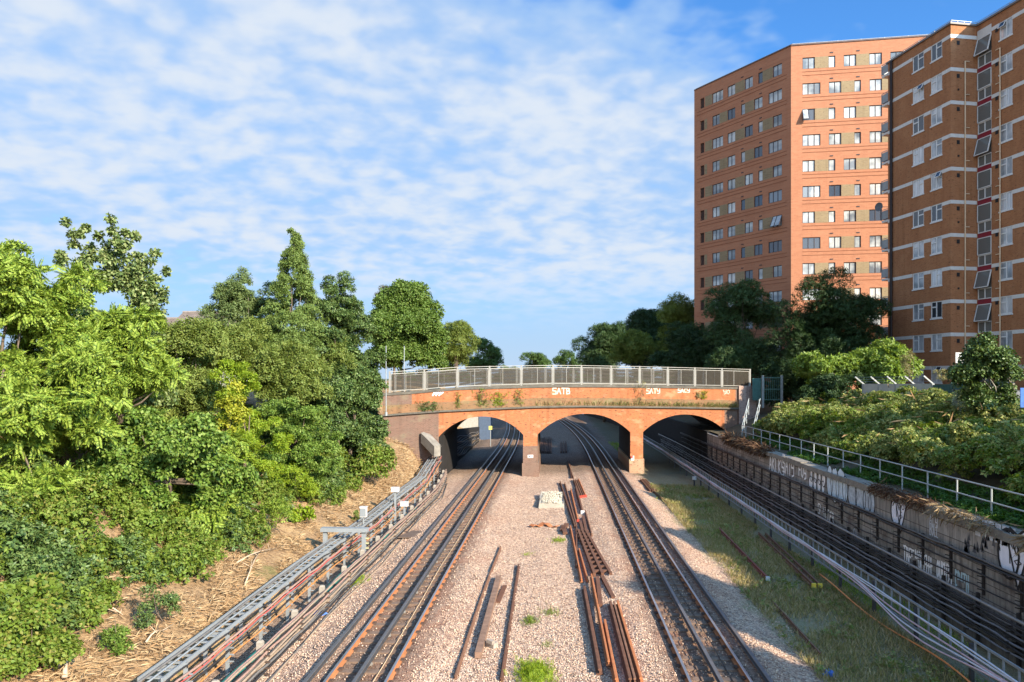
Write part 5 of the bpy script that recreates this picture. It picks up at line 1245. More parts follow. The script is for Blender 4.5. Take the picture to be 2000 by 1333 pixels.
FROND = tmpl([fold(.1 + .1 * k, 0, -.05 * (.1 * k) ** 2 * 8 * .5, .27 - .006 * k, .115, s * (1.15 - .02 * k), .3) for k in range(8) for s in (-1, 1)] + [fold(.9, 0, -.2, .25, .085, 0, .4)])
FINE = tmpl([fold(.3 * _r.uniform(-1, 1), .3 * _r.uniform(-1, 1), .2 * _r.uniform(-1, 1), _r.uniform(.26, .36), _r.uniform(.11, .16), k * .9, _r.uniform(0, .4)) for k in range(7)])
SPIKE = tmpl([fold(.16 * k, 0, 0, .3, .07, s * .7, .0) for k in range(5) for s in (-1, 1)])
BIG = tmpl([fold(.2 * _r.uniform(-1, 1), .2 * _r.uniform(-1, 1), .15 * _r.uniform(-1, 1), _r.uniform(.5, .62), _r.uniform(.24, .3), k * 1.57 + _r.uniform(-.4, .4), _r.uniform(.1, .45)) for k in range(4)])
BLADE = tmpl([([(0, -.009, 0), (0, .009, 0), (.55, .007, .09), (1, 0, 0)], [(0, 1, 2), (0, 2, 3)])])
def leafmesh(name, C, D, Nn, S, tp, mats, midx=None):
    """C centres, D stem directions, Nn normals, S sizes (numpy)"""
    V, Fc = tp; n = len(C)
    D = D / (np.linalg.norm(D, axis=1, keepdims=True) + 1e-9)
    Nn = Nn - D * np.sum(Nn * D, axis=1, keepdims=True); Nn = Nn / (np.linalg.norm(Nn, axis=1, keepdims=True) + 1e-9)
    B = np.cross(Nn, D)
    P = C[:, None, :] + S[:, None, None] * (V[None, :, 0, None] * D[:, None, :] + V[None, :, 1, None] * B[:, None, :] + V[None, :, 2, None] * Nn[:, None, :])
    k = len(V); co = P.reshape(-1, 3)
    fc = (Fc[None] + (np.arange(n) * k)[:, None, None]).reshape(-1, 3)
    me = bpy.data.meshes.new(name); me.vertices.add(len(co)); me.vertices.foreach_set('co', co.astype(np.float32).ravel())
    me.loops.add(fc.size); me.loops.foreach_set('vertex_index', fc.astype(np.int32).ravel())
    me.polygons.add(len(fc)); me.polygons.foreach_set('loop_start', (np.arange(len(fc)) * 3).astype(np.int32)); me.polygons.foreach_set('loop_total', np.full(len(fc), 3, np.int32))
    for m in mats if isinstance(mats, (list, tuple)) else [mats]: me.materials.append(m)
    if midx is not None: me.polygons.foreach_set('material_index', np.repeat(midx, len(Fc)).astype(np.int32))
    me.update(calc_edges=True); return me
def unit(rng, n):
    v = rng.normal(size=(n, 3)); return v / np.linalg.norm(v, axis=1, keepdims=True)
def lumps_in(rng, c, rad, n, k=(.26, .42), shape=None, low=-.9):
    """leafy lumps spread over an ellipsoid-like envelope"""
    out = []
    if shape is None and n >= 20:                 # leafy layers gathered into boughs, with gaps between the boughs
        n = int(n * 1.55); nb = max(6, n // 5); boughs = []
        while len(boughs) < nb:
            d = unit(rng, 1)[0]
            if d[2] > low: boughs.append(d * (rng.uniform(.55, .9) if rng.random() < .75 else rng.uniform(.1, .5)))
        for i in range(n):
            p = boughs[i % nb] + rng.normal(0, 1, 3) * np.array([.21, .21, .13])
            if np.linalg.norm(p) > 1.02: p = p / np.linalg.norm(p)
            out.append((np.array(c) + p * np.array(rad), rng.uniform(*k) * float(np.mean(rad)) * .95))
        return out
    while len(out) < n:
        d = unit(rng, 1)[0]
        if d[2] < low: continue
        q = rng.uniform(.45, .92) if rng.random() < .8 else rng.uniform(.1, .5)
        p = np.array(d) * q; s = 1.0
        if shape == 'cone': s = max(.12, .5 * (1 - p[2]) + .08); p[:2] *= s / max(.35, math.sqrt(max(0, 1 - p[2] ** 2)) if abs(p[2]) < 1 else .35) if False else s * 1.15
        r_ = rng.uniform(*k) * (s if shape == 'cone' else 1) 
        out.append((np.array(c) + p * np.array(rad), r_ * float(np.mean(rad)) if shape != 'cone' else max(.3, r_ * float(rad[0]))))
    return out
def scatter(rng, lumps, dens, up=.5, droop=.2, flat=.85):
    """points on and under the lumps' surfaces with stem directions and normals"""
    Cs, Ds, Ns = [], [], []
    for c, r_ in lumps:
        n = max(30, int(dens * 4 * math.pi * r_ * r_)); d = unit(rng, n); d[:, 2] = np.where(d[:, 2] < -.5, -d[:, 2], d[:, 2])
        q = rng.uniform(.45, 1.12, n) ** .6
        Cs.append(np.array(c) + d * (r_ * q)[:, None] * np.array([1, 1, flat])); nn = d * .7 + np.array([0, 0, up]) + unit(rng, n) * .65; Ns.append(nn)
        t = unit(rng, n) * .8 + d * .7 - np.array([0, 0, droop]); Ds.append(t)
    return np.vstack(Cs), np.vstack(Ds), np.vstack(Ns)
M_BARK = plain('bark', (.12, .09, .065), .95, vary=.4, scale=5, bump=.6); M_BARKP = plain('pale_bark', (.30, .27, .22), .9, vary=.4)
def limbs(base, tops, r0, rnd, mat, parent, name='trunk'):
    """tapered trunk with limbs reaching the lumps"""
    b = MB(); base = Vector(base); tops = [Vector(t) for t in tops]
    cen = sum(tops, Vector()) / len(tops); fork = base.lerp(cen, .45); fork.x += rnd.uniform(-.2, .2)
    b.tube([base - Vector((0, 0, .4)), base.lerp(fork, .5) + Vector((rnd.uniform(-.1, .1), 0, 0)), fork], [r0, r0 * .8, r0 * .62], 8)
    b.tube([fork, fork.lerp(cen, .6), cen + Vector((0, 0, .5))], [r0 * .6, r0 * .4, r0 * .15], 6)
    for t in tops:
        m = fork.lerp(t, .5) + Vector((rnd.uniform(-.3, .3), rnd.uniform(-.3, .3), rnd.uniform(0, .4)))
        b.tube([fork.lerp(cen, rnd.uniform(0, .5)), m, t], [r0 * .34, r0 * .2, r0 * .05], 5)
    return b.obj(name, mat, parent, smooth=True)
def tree(label, cat, base, crowns, tp, size, dens, mat, seed, lk=(.26, .42), mixin=None, name='tree', r0=.18, bark=None, up=.5, droop=.25, group=None, extra=None, flat=.85, svar=.25, stems=10):
    """crowns: list of (centre, radii, number of lumps[, shape]) in world space"""
    rng = np.random.default_rng(seed); rnd = random.Random(seed)
    t = T(name, label, cat, base, group); L = []
    for c in crowns: L += lumps_in(rng, c[0], c[1], c[2], k=lk, shape=c[3] if len(c) > 3 else None)
    if extra: L += extra
    L1 = L
    if mixin:
        L1 = L[::2]; C, D, Nn = scatter(rng, L[1::2], mixin[2], .4, .1, flat); me = leafmesh('crown', C - np.array(base), D, Nn, mixin[1] * rng.uniform(1 - svar, 1 + svar, len(C)), mixin[0], mat); link('crown', me, t)
    C, D, Nn = scatter(rng, L1, dens, up, droop, flat)
    S = size * rng.uniform(1 - svar, 1 + svar, len(C))
    me = leafmesh('crown', C - np.array(base), D, Nn, S, tp, mat); link('crown', me, t)
    tops = [L[i][0] for i in rnd.sample(range(len(L)), min(stems, len(L)))]
    limbs(base, tops, r0, rnd, bark or M_BARK, t); return t
def px_crown(px_, py_, s, w, h, n, dep=None, shape=None):
    """crown from its picture box: centre pixel, distance, width and height in pixels"""
    c = at(px_, py_, s); return (tuple(c), (w / 2 / F * s, dep or w / 2 / F * s, h / 2 / F * s), n, shape)
G = {
 'ash': leafmat('leaf_ash', [(.045, .09, .010), (.11, .175, .017), (.185, .26, .03), (.26, .325, .05), (.13, .195, .02)], .2),
 'ash_old': leafmat('leaf_ash_old', [(0.085, 0.147, 0.017), (0.128, 0.210, 0.024), (0.170, 0.259, 0.036), (0.102, 0.168, 0.019)], .3),
 'ashlight': leafmat('leaf_ash_light', [(0.153, 0.210, 0.030), (0.221, 0.280, 0.042), (0.289, 0.336, 0.072), (0.136, 0.196, 0.024)], .32),
 'syc': leafmat('leaf_sycamore', [(0.046, 0.083, 0.025), (0.098, 0.144, 0.034), (0.161, 0.210, 0.064), (0.275, 0.309, 0.127), (0.081, 0.122, 0.025)], .22),
 'syc_old': leafmat('leaf_sycamore_old', [(0.063, 0.124, 0.030), (0.091, 0.163, 0.036), (0.140, 0.189, 0.066), (0.070, 0.117, 0.024)], .22),
 'sycmid': leafmat('leaf_maple', [(.034, .07, .011), (.08, .145, .018), (.125, .20, .028), (.19, .25, .05), (.09, .155, .02)], .2),
 'sycmid_old': leafmat('leaf_maple_old', [(0.068, 0.140, 0.019), (0.111, 0.196, 0.026), (0.153, 0.238, 0.036)], .3),
 'birch': leafmat('leaf_birch', [(0.093, 0.136, 0.043), (0.133, 0.185, 0.057), (0.173, 0.222, 0.081), (0.080, 0.122, 0.033)], .25),
 'conifer': leafmat('leaf_conifer', [(0.100, 0.151, 0.038), (0.133, 0.194, 0.043), (0.180, 0.236, 0.062), (0.093, 0.143, 0.029)], .22),
 'ivy': leafmat('leaf_ivy', [(.024, .05, .014), (.058, .10, .024), (.088, .14, .035), (.15, .20, .06), (.045, .085, .018)], .15, .42),
 'ivy_old': leafmat('leaf_ivy_old', [(0.035, 0.078, 0.022), (0.051, 0.104, 0.026), (0.074, 0.130, 0.034), (0.041, 0.085, 0.019)], .15, .45),
 'yellow': leafmat('leaf_yellow', [(.26, .29, .03), (.36, .35, .035), (.20, .26, .025)], .35),
 'lime': leafmat('leaf_lime', [(0.144, 0.232, 0.015), (0.210, 0.301, 0.020), (0.276, 0.336, 0.030), (0.122, 0.197, 0.013)], .35),
 'olive': leafmat('leaf_olive', [(0.100, 0.143, 0.026), (0.146, 0.194, 0.038), (0.200, 0.236, 0.053), (0.107, 0.143, 0.026)], .28),
 'bramble': leafmat('leaf_bramble', [(0.071, 0.119, 0.015), (0.114, 0.178, 0.021), (0.170, 0.226, 0.032), (0.085, 0.131, 0.017), (0.241, 0.226, 0.053)], .28),
 'bramblesh': leafmat('leaf_bramble_dark', [(0.088, 0.129, 0.028), (0.149, 0.205, 0.048), (0.249, 0.291, 0.077), (0.374, 0.355, 0.120), (0.125, 0.162, 0.034)], .25),
 'far': leafmat('leaf_far', [(.05, .09, .022), (.07, .12, .028), (.09, .14, .035)], .25),
 'dark': leafmat('leaf_dark', [(.020, .042, .012), (.03, .058, .017), (.042, .075, .022)], .18),
 'darkmid': leafmat('leaf_dark_mid', [(.033, .062, .018), (.048, .085, .024), (.065, .105, .034)], .2),
 'laurel': leafmat('leaf_laurel', [(0.115, 0.187, 0.030), (0.172, 0.253, 0.040), (0.230, 0.308, 0.060), (0.103, 0.165, 0.025)], .28, .4),
 'lime2': leafmat('leaf_lime_mix', [(0.094, 0.150, 0.016), (0.133, 0.188, 0.024), (0.172, 0.210, 0.032)], .32),
 'bright': leafmat('leaf_bright', [(.05, .09, .014), (.085, .145, .022), (.12, .185, .035), (.17, .23, .06)], .3),
}
M_STRAW = leafmat('straw', [(.24, .14, .065), (.34, .22, .11), (.44, .32, .18), (.18, .11, .055)], .1, .9)
M_GRASS = leafmat('grass_blade', [(.16, .155, .045), (.25, .22, .075), (.33, .27, .11), (.44, .345, .19), (.18, .19, .055)], .25, .8)
M_GRASSL = leafmat('grass_fresh', [(.13, .2, .02), (.2, .28, .035), (.28, .33, .06)], .3, .8)
def base_of(px_, py_, s, dx_=0.):
    p = at(px_, py_, s); return (p.x + dx_, p.y, zt(p.x + dx_, p.y))

# --- left bank, near to far
tree('big ash tree with drooping feathery leaves at the far left of the picture', 'tree', base_of(20, 900, 25, -1), [px_crown(30, 600, 25, 300, 320, 64), px_crown(-120, 780, 24, 330, 520, 46), px_crown(70, 790, 24, 300, 300, 44), px_crown(30, 950, 23, 260, 180, 24)], FROND, .42, 26, G['ash'], 1, r0=.22, droop=.45, up=.35, lk=(.12, .25), flat=.6, mixin=(FINE, .42, 28))
tree('feathery ash tree beside the tall sycamore, filling the gap under its crown', 'tree', base_of(210, 900, 27.5), [px_crown(215, 690, 27.5, 240, 250, 42), px_crown(170, 830, 26.5, 250, 200, 34), px_crown(300, 800, 28, 140, 240, 26)], FROND, .4, 26, G['ash'], 2, droop=.45, up=.35, lk=(.12, .25), flat=.6, mixin=(FINE, .42, 28))
# sycamore: upright leafy shoots above a broad crown
shoots = []
rr = random.Random(4)
for (x0, y0, x1, y1) in ((170, 560, 143, 440), (180, 560, 160, 445), (215, 560, 195, 462), (235, 560, 222, 432), (250, 560, 240, 455), (262, 570, 254, 460), (275, 590, 285, 520), (270, 600, 306, 495), (285, 640, 316, 528), (290, 660, 318, 570), (200, 560, 208, 500), (290, 620, 300, 560), (150, 560, 128, 500)):
    for k in range(7):
        u = k / 6; p = at(x0 + (x1 - x0) * u + rr.uniform(-3, 3), y0 + (y1 - y0) * u, 31); shoots.append((np.array(p) + np.array([0, rr.uniform(-.5, .5), 0]), .34 - .25 * u))
tree('tall sycamore with upright leafy shoots against the sky at the left', 'tree', base_of(220, 850, 31.5), [px_crown(220, 665, 31.5, 165, 150, 36), px_crown(225, 740, 31, 210, 170, 44), px_crown(140, 590, 32.5, 70, 120, 14), px_crown(225, 690, 30, 230, 150, 30), px_crown(290, 640, 31.5, 60, 130, 14)], MAPLE, .25, 34, G['syc'], 3, lk=(.16, .3), r0=.2, extra=shoots, droop=.35)
tree('broad mid green sycamore bush in the middle of the left bank', 'tree', base_of(330, 1000, 26.5), [px_crown(330, 900, 26.5, 230, 200, 44), px_crown(420, 960, 27.5, 150, 180, 26), px_crown(230, 950, 25, 190, 190, 32)], MAPLE, .22, 46, G['sycmid'], 4, lk=(.12, .25), flat=.6, droop=.45)
tree('young ash with hanging leaf fronds low on the left bank', 'tree', base_of(470, 990, 30), [px_crown(440, 930, 29.5, 130, 190, 16), px_crown(385, 1000, 27, 120, 120, 10)], FROND, .42, 17, G['ash'], 5, r0=.08, droop=.6, up=.5)
tree('yellowing robinia with bright yellow leaves in the middle of the left bank', 'tree', base_of(480, 900, 34), [px_crown(460, 775, 34, 120, 190, 20), px_crown(500, 880, 33, 150, 150, 16)], FINE, .36, 30, G['lime'], 6, lk=(.16, .3), flat=.7,  r0=.1)
tree('clump of fading bright yellow leaves in front of the yellowing robinia', 'shrub', base_of(458, 860, 32.8), [px_crown(462, 800, 32.6, 70, 120, 16), px_crown(435, 840, 32.4, 60, 50, 8)], MAPLE, .19, 12, G['yellow'], 7, lk=(.12, .3), name='shrub', r0=.05)
tree('pale olive buddleia bush below the house roof on the left bank', 'shrub', base_of(370, 800, 37), [px_crown(365, 720, 37, 140, 180, 30), px_crown(345, 810, 35, 130, 170, 20), px_crown(415, 700, 40, 100, 150, 20)], FINE, .5, 17, G['olive'], 8, lk=(.3, .46),  name='shrub', r0=.1)
tree('loose grey green birch left of the pointed conifer', 'tree', base_of(470, 800, 47), [px_crown(470, 590, 47, 110, 120, 50), px_crown(450, 660, 46, 120, 150, 44), px_crown(520, 640, 47, 90, 170, 36)], FINE, .44, 17, G['birch'], 9, lk=(.14, .28),  bark=M_BARKP, r0=.13)
cone = []
for i in range(210):
    u = rr.random() ** .75; hw = 4 + 70 * u; a = rr.uniform(0, 6.28); q = rr.uniform(.55, 1) ; yy = 450 + 240 * u + 14 * (1 - q)
    p = at(574 + math.cos(a) * hw * q, yy, 45); cone.append((np.array(p) + np.array([0, math.sin(a) * hw * q * 45 / F, 0]), .2 + .4 * u * rr.uniform(.6, 1)))
tree('tall pointed conifer standing above the left bank', 'tree', base_of(576, 800, 45), [px_crown(572, 720, 44.5, 130, 120, 22)], FINE, .42, 24, G['conifer'], 10, r0=.17, up=.3,
     extra=cone)
tree('dark bushy tree right of the pointed conifer', 'tree', base_of(660, 800, 47), [px_crown(660, 620, 47, 96, 170, 60), px_crown(640, 710, 46, 130, 170, 50), px_crown(700, 650, 48, 66, 140, 26)], FINE, .46, 22, G['ivy'], 11, lk=(.13, .27), flat=.7, r0=.16)
tree('broad dark ivy clad tree filling the bank beside the left end of the bridge', 'tree', base_of(680, 900, 47), [px_crown(680, 780, 47, 150, 210, 70), px_crown(620, 820, 43, 150, 170, 46), px_crown(728, 760, 51, 66, 170, 30), px_crown(715, 860, 48, 100, 100, 24)], MAPLE, .23, 40, G['ivy'], 12, lk=(.13, .27), flat=.65, r0=.17)
tree('mid green maple low on the bank in front of the ivy clad tree', 'tree', base_of(560, 930, 38), [px_crown(560, 850, 38, 150, 190, 46), px_crown(610, 900, 39, 150, 120, 32), px_crown(520, 930, 36, 110, 110, 24)], FINE, .42, 24, G['sycmid'], 13, lk=(.13, .26), flat=.65, r0=.1)
tree('olive green thicket tree behind the yellowing robinia', 'tree', base_of(540, 760, 40), [px_crown(540, 740, 40.5, 130, 170, 24), px_crown(590, 760, 41, 100, 150, 16), px_crown(475, 700, 42, 120, 130, 20), px_crown(630, 700, 46, 110, 200, 24)], FINE, .48, 18, G['olive'], 14, lk=(.3, .46),  r0=.09)
# small bushes standing free near the foot of the bank
def bush(label, px_, py_, w, h, mat, tp, size, dens, seed, z=None, n=9, cat='bush', name='bush', group=None):
    g = None; s = 8.0
    while s < 90:                                   # where the sight line through the foot meets the bank
        p = at(px_, py_, s)
        if p.z <= zt(p.x, p.y): break
        s += .1
    k = s / F; c = (p.x, p.y + w * k * .3, p.z + h * k * .45)
    return tree(label, cat, (p.x, p.y + w * k * .3, p.z), [(c, (w * k / 2, w * k / 2, h * k * .5), n)], tp, size, dens, mat, seed, name=name, r0=.03, stems=4, group=group)
bush('leafy green bush spilling down to the bottom left corner', 5, 1345, 170, 130, G['bramble'], MAPLE, .15, 90, 29, n=34)
bush('small round dark green bush alone on the bare slope at the lower left', 217, 1290, 78, 75, G['sycmid'], FINE, .26, 60, 21)
bush('dark leafy sapling bush right of the small round one, on the bare slope', 293, 1245, 90, 100, G['ivy'], FINE, .26, 45, 22)
bush('bright yellow green sapling on the slope above the portal frame', 585, 1030, 42, 50, G['lime'], MAPLE, .22, 40, 23, n=6)
bush('small grey green tuft on the sandy slope near the equipment box', 692, 1022, 26, 28, G['olive'], FINE, .2, 50, 24, n=5)
bush('leafy green bush at the upper edge of the bare slope, mid picture left', 500, 1050, 130, 70, G['ash'], FINE, .3, 32, 25, n=12)
bush('sunlit yellow green bush below the ivy clad tree', 560, 985, 110, 80, G['lime'], FINE, .3, 26, 26, n=10)
bush('green bush at the top of the sandy slope beside the bridge', 700, 955, 120, 80, G['bramble'], MAPLE, .25, 26, 27, n=10)
bush('low green bush at the lower left edge of the picture', 30, 1240, 150, 110, G['bramble'], MAPLE, .25, 40, 28, n=12)

# --- undergrowth on the left bank, one mass
rng = np.random.default_rng(40); L = []
for i in range(480):
    y = rng.uniform(14, 58); edge = -11.55 - .35 * math.sin(y * .45) - .4 * math.sin(y * 1.3)
    if y > 52: edge = -12.4
    x = edge - abs(rng.normal(0, 1)) * 2.6 - .2
    if x < -22: continue
    r_ = rng.uniform(.22, .6) * (1.0 + min(.8, (edge - x) * .18)); L.append((np.array([x, y, zt(x, y) + r_ * .45]), r_))
C, D, Nn = scatter(rng, L, 40, .6, .2); S = .22 * rng.uniform(.6, 1.3, len(C)); mi = np.where(np.array([mnoise.noise(Vector((c[0] * .5, c[1] * .4, 9))) for c in C]) + rng.normal(0, .15, len(C)) > .22, 1, 0)
mi = np.where(np.array([mnoise.noise(Vector((c[0] * .45, c[1] * .35, 31))) for c in C]) + rng.normal(0, .12, len(C)) > .12, 2, mi)
o = link('undergrowth', leafmesh('undergrowth', C, D, Nn, S, SPRIG, [G['bramble'], G['lime2'], G['ivy']], mi), label='dense green brambles and undergrowth covering the left bank', cat='undergrowth', kind='stuff')
# --- straw, dead stalks and cut branches on the bare slope
rng = np.random.default_rng(41); n = 42000
y = rng.uniform(15, 58, n); x = -9.7 - np.abs(rng.normal(0, 1.5, n)); cl = np.array([mnoise.noise(Vector((a * .9, b * .6, 5))) for a, b in zip(x, y)]); k = (cl + rng.normal(0, .1, n) > -.02) & (x > -15); x, y = x[k], y[k]
z = np.array([zt(a, b) for a, b in zip(x, y)]) + rng.uniform(0, .08, len(x)); C = np.stack([x, y, z], 1); D = rng.normal(size=(len(x), 3)) * np.array([1, 1, .35]); Nn = rng.normal(size=(len(x), 3)) * .5 + np.array([0, 0, 1])
link('dry_grass', leafmesh('dry_grass', C, D, Nn, rng.uniform(.12, .42, len(x)), BLADE, M_STRAW), label='dry straw and dead stalks strewn over the bare left slope', cat='dry grass', kind='stuff')
M_DEAD = plain('dead_wood', (.42, .32, .22), .9, vary=.3)
def branch(pa, pb, r_, label, seed):
    rnd = random.Random(seed)
    def g(p):
        s = 8.
        while s < 80:
            q = at(*p, s)
            if q.z <= zt(q.x, q.y) + .08: return q
            s += .1
        return q
    A, B = g(pa), g(pb); t = T('branch', label, 'dead branch', A); pts = [A.lerp(B, u) + Vector((0, 0, .06 + .12 * math.sin(u * 3.1) + rnd.uniform(0, .05))) for u in (0, .3, .6, 1)]
    b = MB(); b.tube(pts, [r_, r_ * .8, r_ * .6, r_ * .3], 6)
    for k in range(3): p = pts[1].lerp(pts[3], rnd.random()); b.tube([p, p + Vector((rnd.uniform(-.5, .5), rnd.uniform(-.4, .4), rnd.uniform(.05, .35)))], [r_ * .4, r_ * .15], 5)
    b.obj('limb', M_DEAD, t, smooth=True)
branch((25, 1300), (120, 1308), .05, 'long pale dead branch lying at the lower left corner', 1)
branch((126, 1333), (132, 1275), .06, 'upright pale dead stump branch right of the long one', 2)
branch((195, 1195), (240, 1208), .035, 'pale cut branch below the undergrowth at the lower left', 3)
branch((478, 1148), (508, 1080), .03, 'thin forked dead branch leaning on the bare slope', 4)
branch((285, 1262), (318, 1240), .03, 'short dead stick under the dark sapling bush', 5)
branch((462, 1105), (540, 1075), .028, 'dead sticks heaped on the middle of the bare slope', 6)

# --- trees beyond the bridge
tree('bright green leafy tree just beyond the left end of the bridge', 'tree', base_of(800, 740, 78), [px_crown(805, 640, 78, 132, 190, 46), px_crown(760, 690, 76, 90, 150, 22), px_crown(835, 695, 79, 80, 120, 18)], MAPLE, .36, 18, G['bright'], 31, r0=.25)
tree('russet tinged twiggy tree top behind the bright green tree', 'tree', base_of(770, 730, 90), [px_crown(772, 590, 90, 70, 80, 14)], FINE, .6, 9, leafmat('leaf_russet', [(.11, .07, .04), (.08, .09, .035), (.12, .1, .05)], .25), 32, r0=.2)
tree('olive tree right of the bright green one beyond the bridge', 'tree', base_of(885, 740, 96), [px_crown(885, 684, 96, 80, 130, 36)], FINE, .62, 8, G['olive'], 33, r0=.2)
tree('rounded green tree standing farthest right in the left row beyond the bridge', 'tree', base_of(945, 735, 128), [px_crown(945, 702, 128, 66, 76, 30)], FINE, .8, 6, G['far'], 34, r0=.25)
tree('small distant round tree left of the far gap in the trees', 'tree', base_of(1057, 728, 205), [px_crown(1057, 710, 205, 72, 42, 20)], FINE, 1.2, 3, G['far'], 35, r0=.3)
tree('small distant low tree at the far end of the cutting', 'tree', base_of(1000, 730, 230), [px_crown(998, 722, 230, 46, 20, 10)], FINE, 1.2, 3, G['far'], 36, r0=.2)
tree('distant round tree right of the far gap in the trees', 'tree', base_of(1110, 728, 180), [px_crown(1112, 708, 180, 60, 44, 16)], FINE, 1.1, 3.4, G['far'], 37, r0=.3)
tree('dark leafy tree at the left end of the right-hand row beyond the bridge', 'tree', base_of(1180, 728, 138), [px_crown(1182, 684, 138, 130, 112, 54)], FINE, .85, 6, G['darkmid'], 38, r0=.3)
tree('tall dark tree second from the left in the right-hand row beyond the bridge', 'tree', base_of(1270, 728, 118), [px_crown(1270, 672, 118, 130, 150, 56)], FINE, .75, 7, G['dark'], 39, r0=.3)
tree('tree with pale sunlit top between the dark trees and the tower block', 'tree', base_of(1335, 728, 104), [px_crown(1338, 668, 104, 110, 165, 50), px_crown(1235, 690, 106, 100, 90, 24)], FINE, .66, 7, G['olive'], 40, r0=.25)
tree('dark thicket tree low behind the right half of the bridge fence', 'tree', base_of(1400, 735, 86), [px_crown(1395, 688, 86, 200, 120, 60), px_crown(1300, 700, 88, 110, 80, 24)], FINE, .58, 9, G['dark'], 41, r0=.25)
tree('open crowned green tree in front of the shaded face of the tower', 'tree', base_of(1450, 740, 76), [px_crown(1450, 605, 76, 150, 120, 30), px_crown(1440, 690, 74, 170, 110, 22)], FINE, .5, 11, G['darkmid'], 42, r0=.25)
tree('broad very dark tree in front of the lit face of the tower', 'tree', base_of(1615, 740, 68), [px_crown(1615, 625, 68, 190, 160, 40), px_crown(1570, 680, 67, 130, 120, 18), px_crown(1680, 670, 68, 90, 110, 14), px_crown(1610, 715, 66, 210, 80, 20)], FINE, .46, 13, G['dark'], 43, r0=.28)
tree('large bright sunlit laurel bush behind the concrete panel fence', 'bush', base_of(1680, 755, 60), [px_crown(1690, 715, 60, 150, 110, 34), px_crown(1620, 725, 60, 110, 80, 20), px_crown(1740, 730, 60, 70, 80, 12)], BIG, .42, 22, G['laurel'], 44, name='bush', r0=.12)
tree('dark green shrub between the metal gate and the bright laurel bush', 'shrub', base_of(1540, 765, 67), [px_crown(1545, 732, 67, 110, 86, 26), px_crown(1640, 765, 58, 160, 50, 18), px_crown(1530, 765, 66, 110, 60, 16)], BIG, .36, 20, G['dark'], 45, name='shrub', r0=.1)
t = tree('round ivy clad tree on a leaning pale trunk at the right edge', 'tree', (at(1968, 830, 36).x, at(1968, 830, 36).y, zt(at(1968, 830, 36).x, at(1968, 830, 36).y)), [px_crown(1932, 722, 36, 112, 112, 30), px_crown(1915, 775, 36, 70, 70, 9), px_crown(1972, 770, 36, 50, 60, 6)], MAPLE, .24, 38, G['ivy'], 46, bark=M_BARKP, r0=.12)
tree('thin pale twiggy shrub against the brown flats, right of the laurel bush', 'shrub', base_of(1770, 760, 54), [px_crown(1775, 715, 54, 26, 66, 10), px_crown(1850, 735, 50, 50, 26, 6)], FINE, .26, 9, leafmat('leaf_dry', [(.3, .25, .12), (.24, .22, .09), (.16, .18, .06)], .25), 47, name='shrub', r0=.04)

# --- bramble bank at the right, one mass, with some paler sprays
rng = np.random.default_rng(60); L = []
for i in range(1100):
    y = rng.uniform(11, 60); x = 15.1 + rng.random() ** 1.1 * 8.2
    if y > 57 and x < 17: continue
    h = .75 + .45 * math.sin(y * .35 + x * .6) + (.4 if x < 18 else 0) - max(0, x - 21.5) * .12
    r_ = rng.uniform(.35, .75); L.append((np.array([x + r_ * .3, y, zt(x, y) + max(.1, h) * rng.uniform(.35, 1.0)]), r_))
for i in range(70):                                # taller growth in front of the boundary fences
    u = rng.random(); x, y = 21.6 + rng.uniform(-.8, .8) + u * .6, 55 - 16 * u + rng.uniform(-.6, .6); r_ = rng.uniform(.35, .7); L.append((np.array([x, y, zt(x, y) + rng.uniform(.5, 1.5)]), r_))
C, D, Nn = scatter(rng, L, 22, .6, .3); S = .26 * rng.uniform(.6, 1.35, len(C))
pale = np.array([mnoise.noise(Vector((c[0] * .35, c[1] * .22, 7))) for c in C]); mi = np.where((pale + rng.normal(0, .12, len(C))) > .16, 1, 0)
link('bramble_bank', leafmesh('bramble_bank', C, D, Nn, S, SPRIG, [G['bramblesh'], G['bramble']], mi), label='thick bramble bank above the handrail at the right', cat='brambles', kind='stuff')
rng = np.random.default_rng(61); n = 320          # bare bramble canes and dead stalks sticking out of it
x = 15.2 + rng.random(n) * 8.0; y = rng.uniform(13, 58, n); z = np.array([zt(a, b) for a, b in zip(x, y)]) + rng.uniform(.7, 1.7, n); D = rng.normal(size=(n, 3)) * np.array([1, 1, .6])
link('bramble_canes', leafmesh('bramble_canes', np.stack([x, y, z], 1), D, rng.normal(size=(n, 3)), rng.uniform(.35, .9, n), BLADE, M_STRAW), label='dead pale canes poking out of the right bramble bank', cat='dead canes', kind='stuff')
# dried growth hanging over the wall's coping
def hang(y0, y1, n, seed, mat, nm, label, long=.6, zoff=0):
    rng = np.random.default_rng(seed); y = rng.uniform(y0, y1, n); C = np.stack([WX + rng.uniform(-.16, .3, n), y, 3.06 + rng.uniform(-.02, .2, n)], 1)
    D = np.stack([rng.uniform(-1, .3, n), rng.normal(0, .8, n), rng.uniform(-1.1, .3, n)], 1); link(nm, leafmesh(nm, C, D, rng.normal(size=(n, 3)), rng.uniform(.25, 1, n) * long, BLADE, mat), label=label, cat='dry grass', kind='stuff')
M_STRAWD = leafmat('straw_dull', [(.16, .11, .055), (.24, .17, .09), (.3, .23, .13)], .1, .9)
M_BROWNG = leafmat('dead_brown', [(.075, .04, .026), (.11, .06, .035), (.17, .11, .06)], .1, .9)
hang(46, 57, 5200, 70, M_BROWNG, 'dead_growth', 'reddish brown dead growth hanging over the wall top near the bridge', .8)
hang(26.5, 31, 1700, 71, M_BROWNG, 'dead_growth', 'dark brown dead growth hanging over the middle of the wall top', .5)
hang(22.5, 26.5, 520, 72, M_STRAWD, 'dry_grass', 'straw coloured dry grass arching over the wall top', .6); hang(19.9, 21.1, 260, 73, M_STRAWD, 'dry_grass', 'tuft of pale dry grass hanging over the wall near the painted bricks', .8)
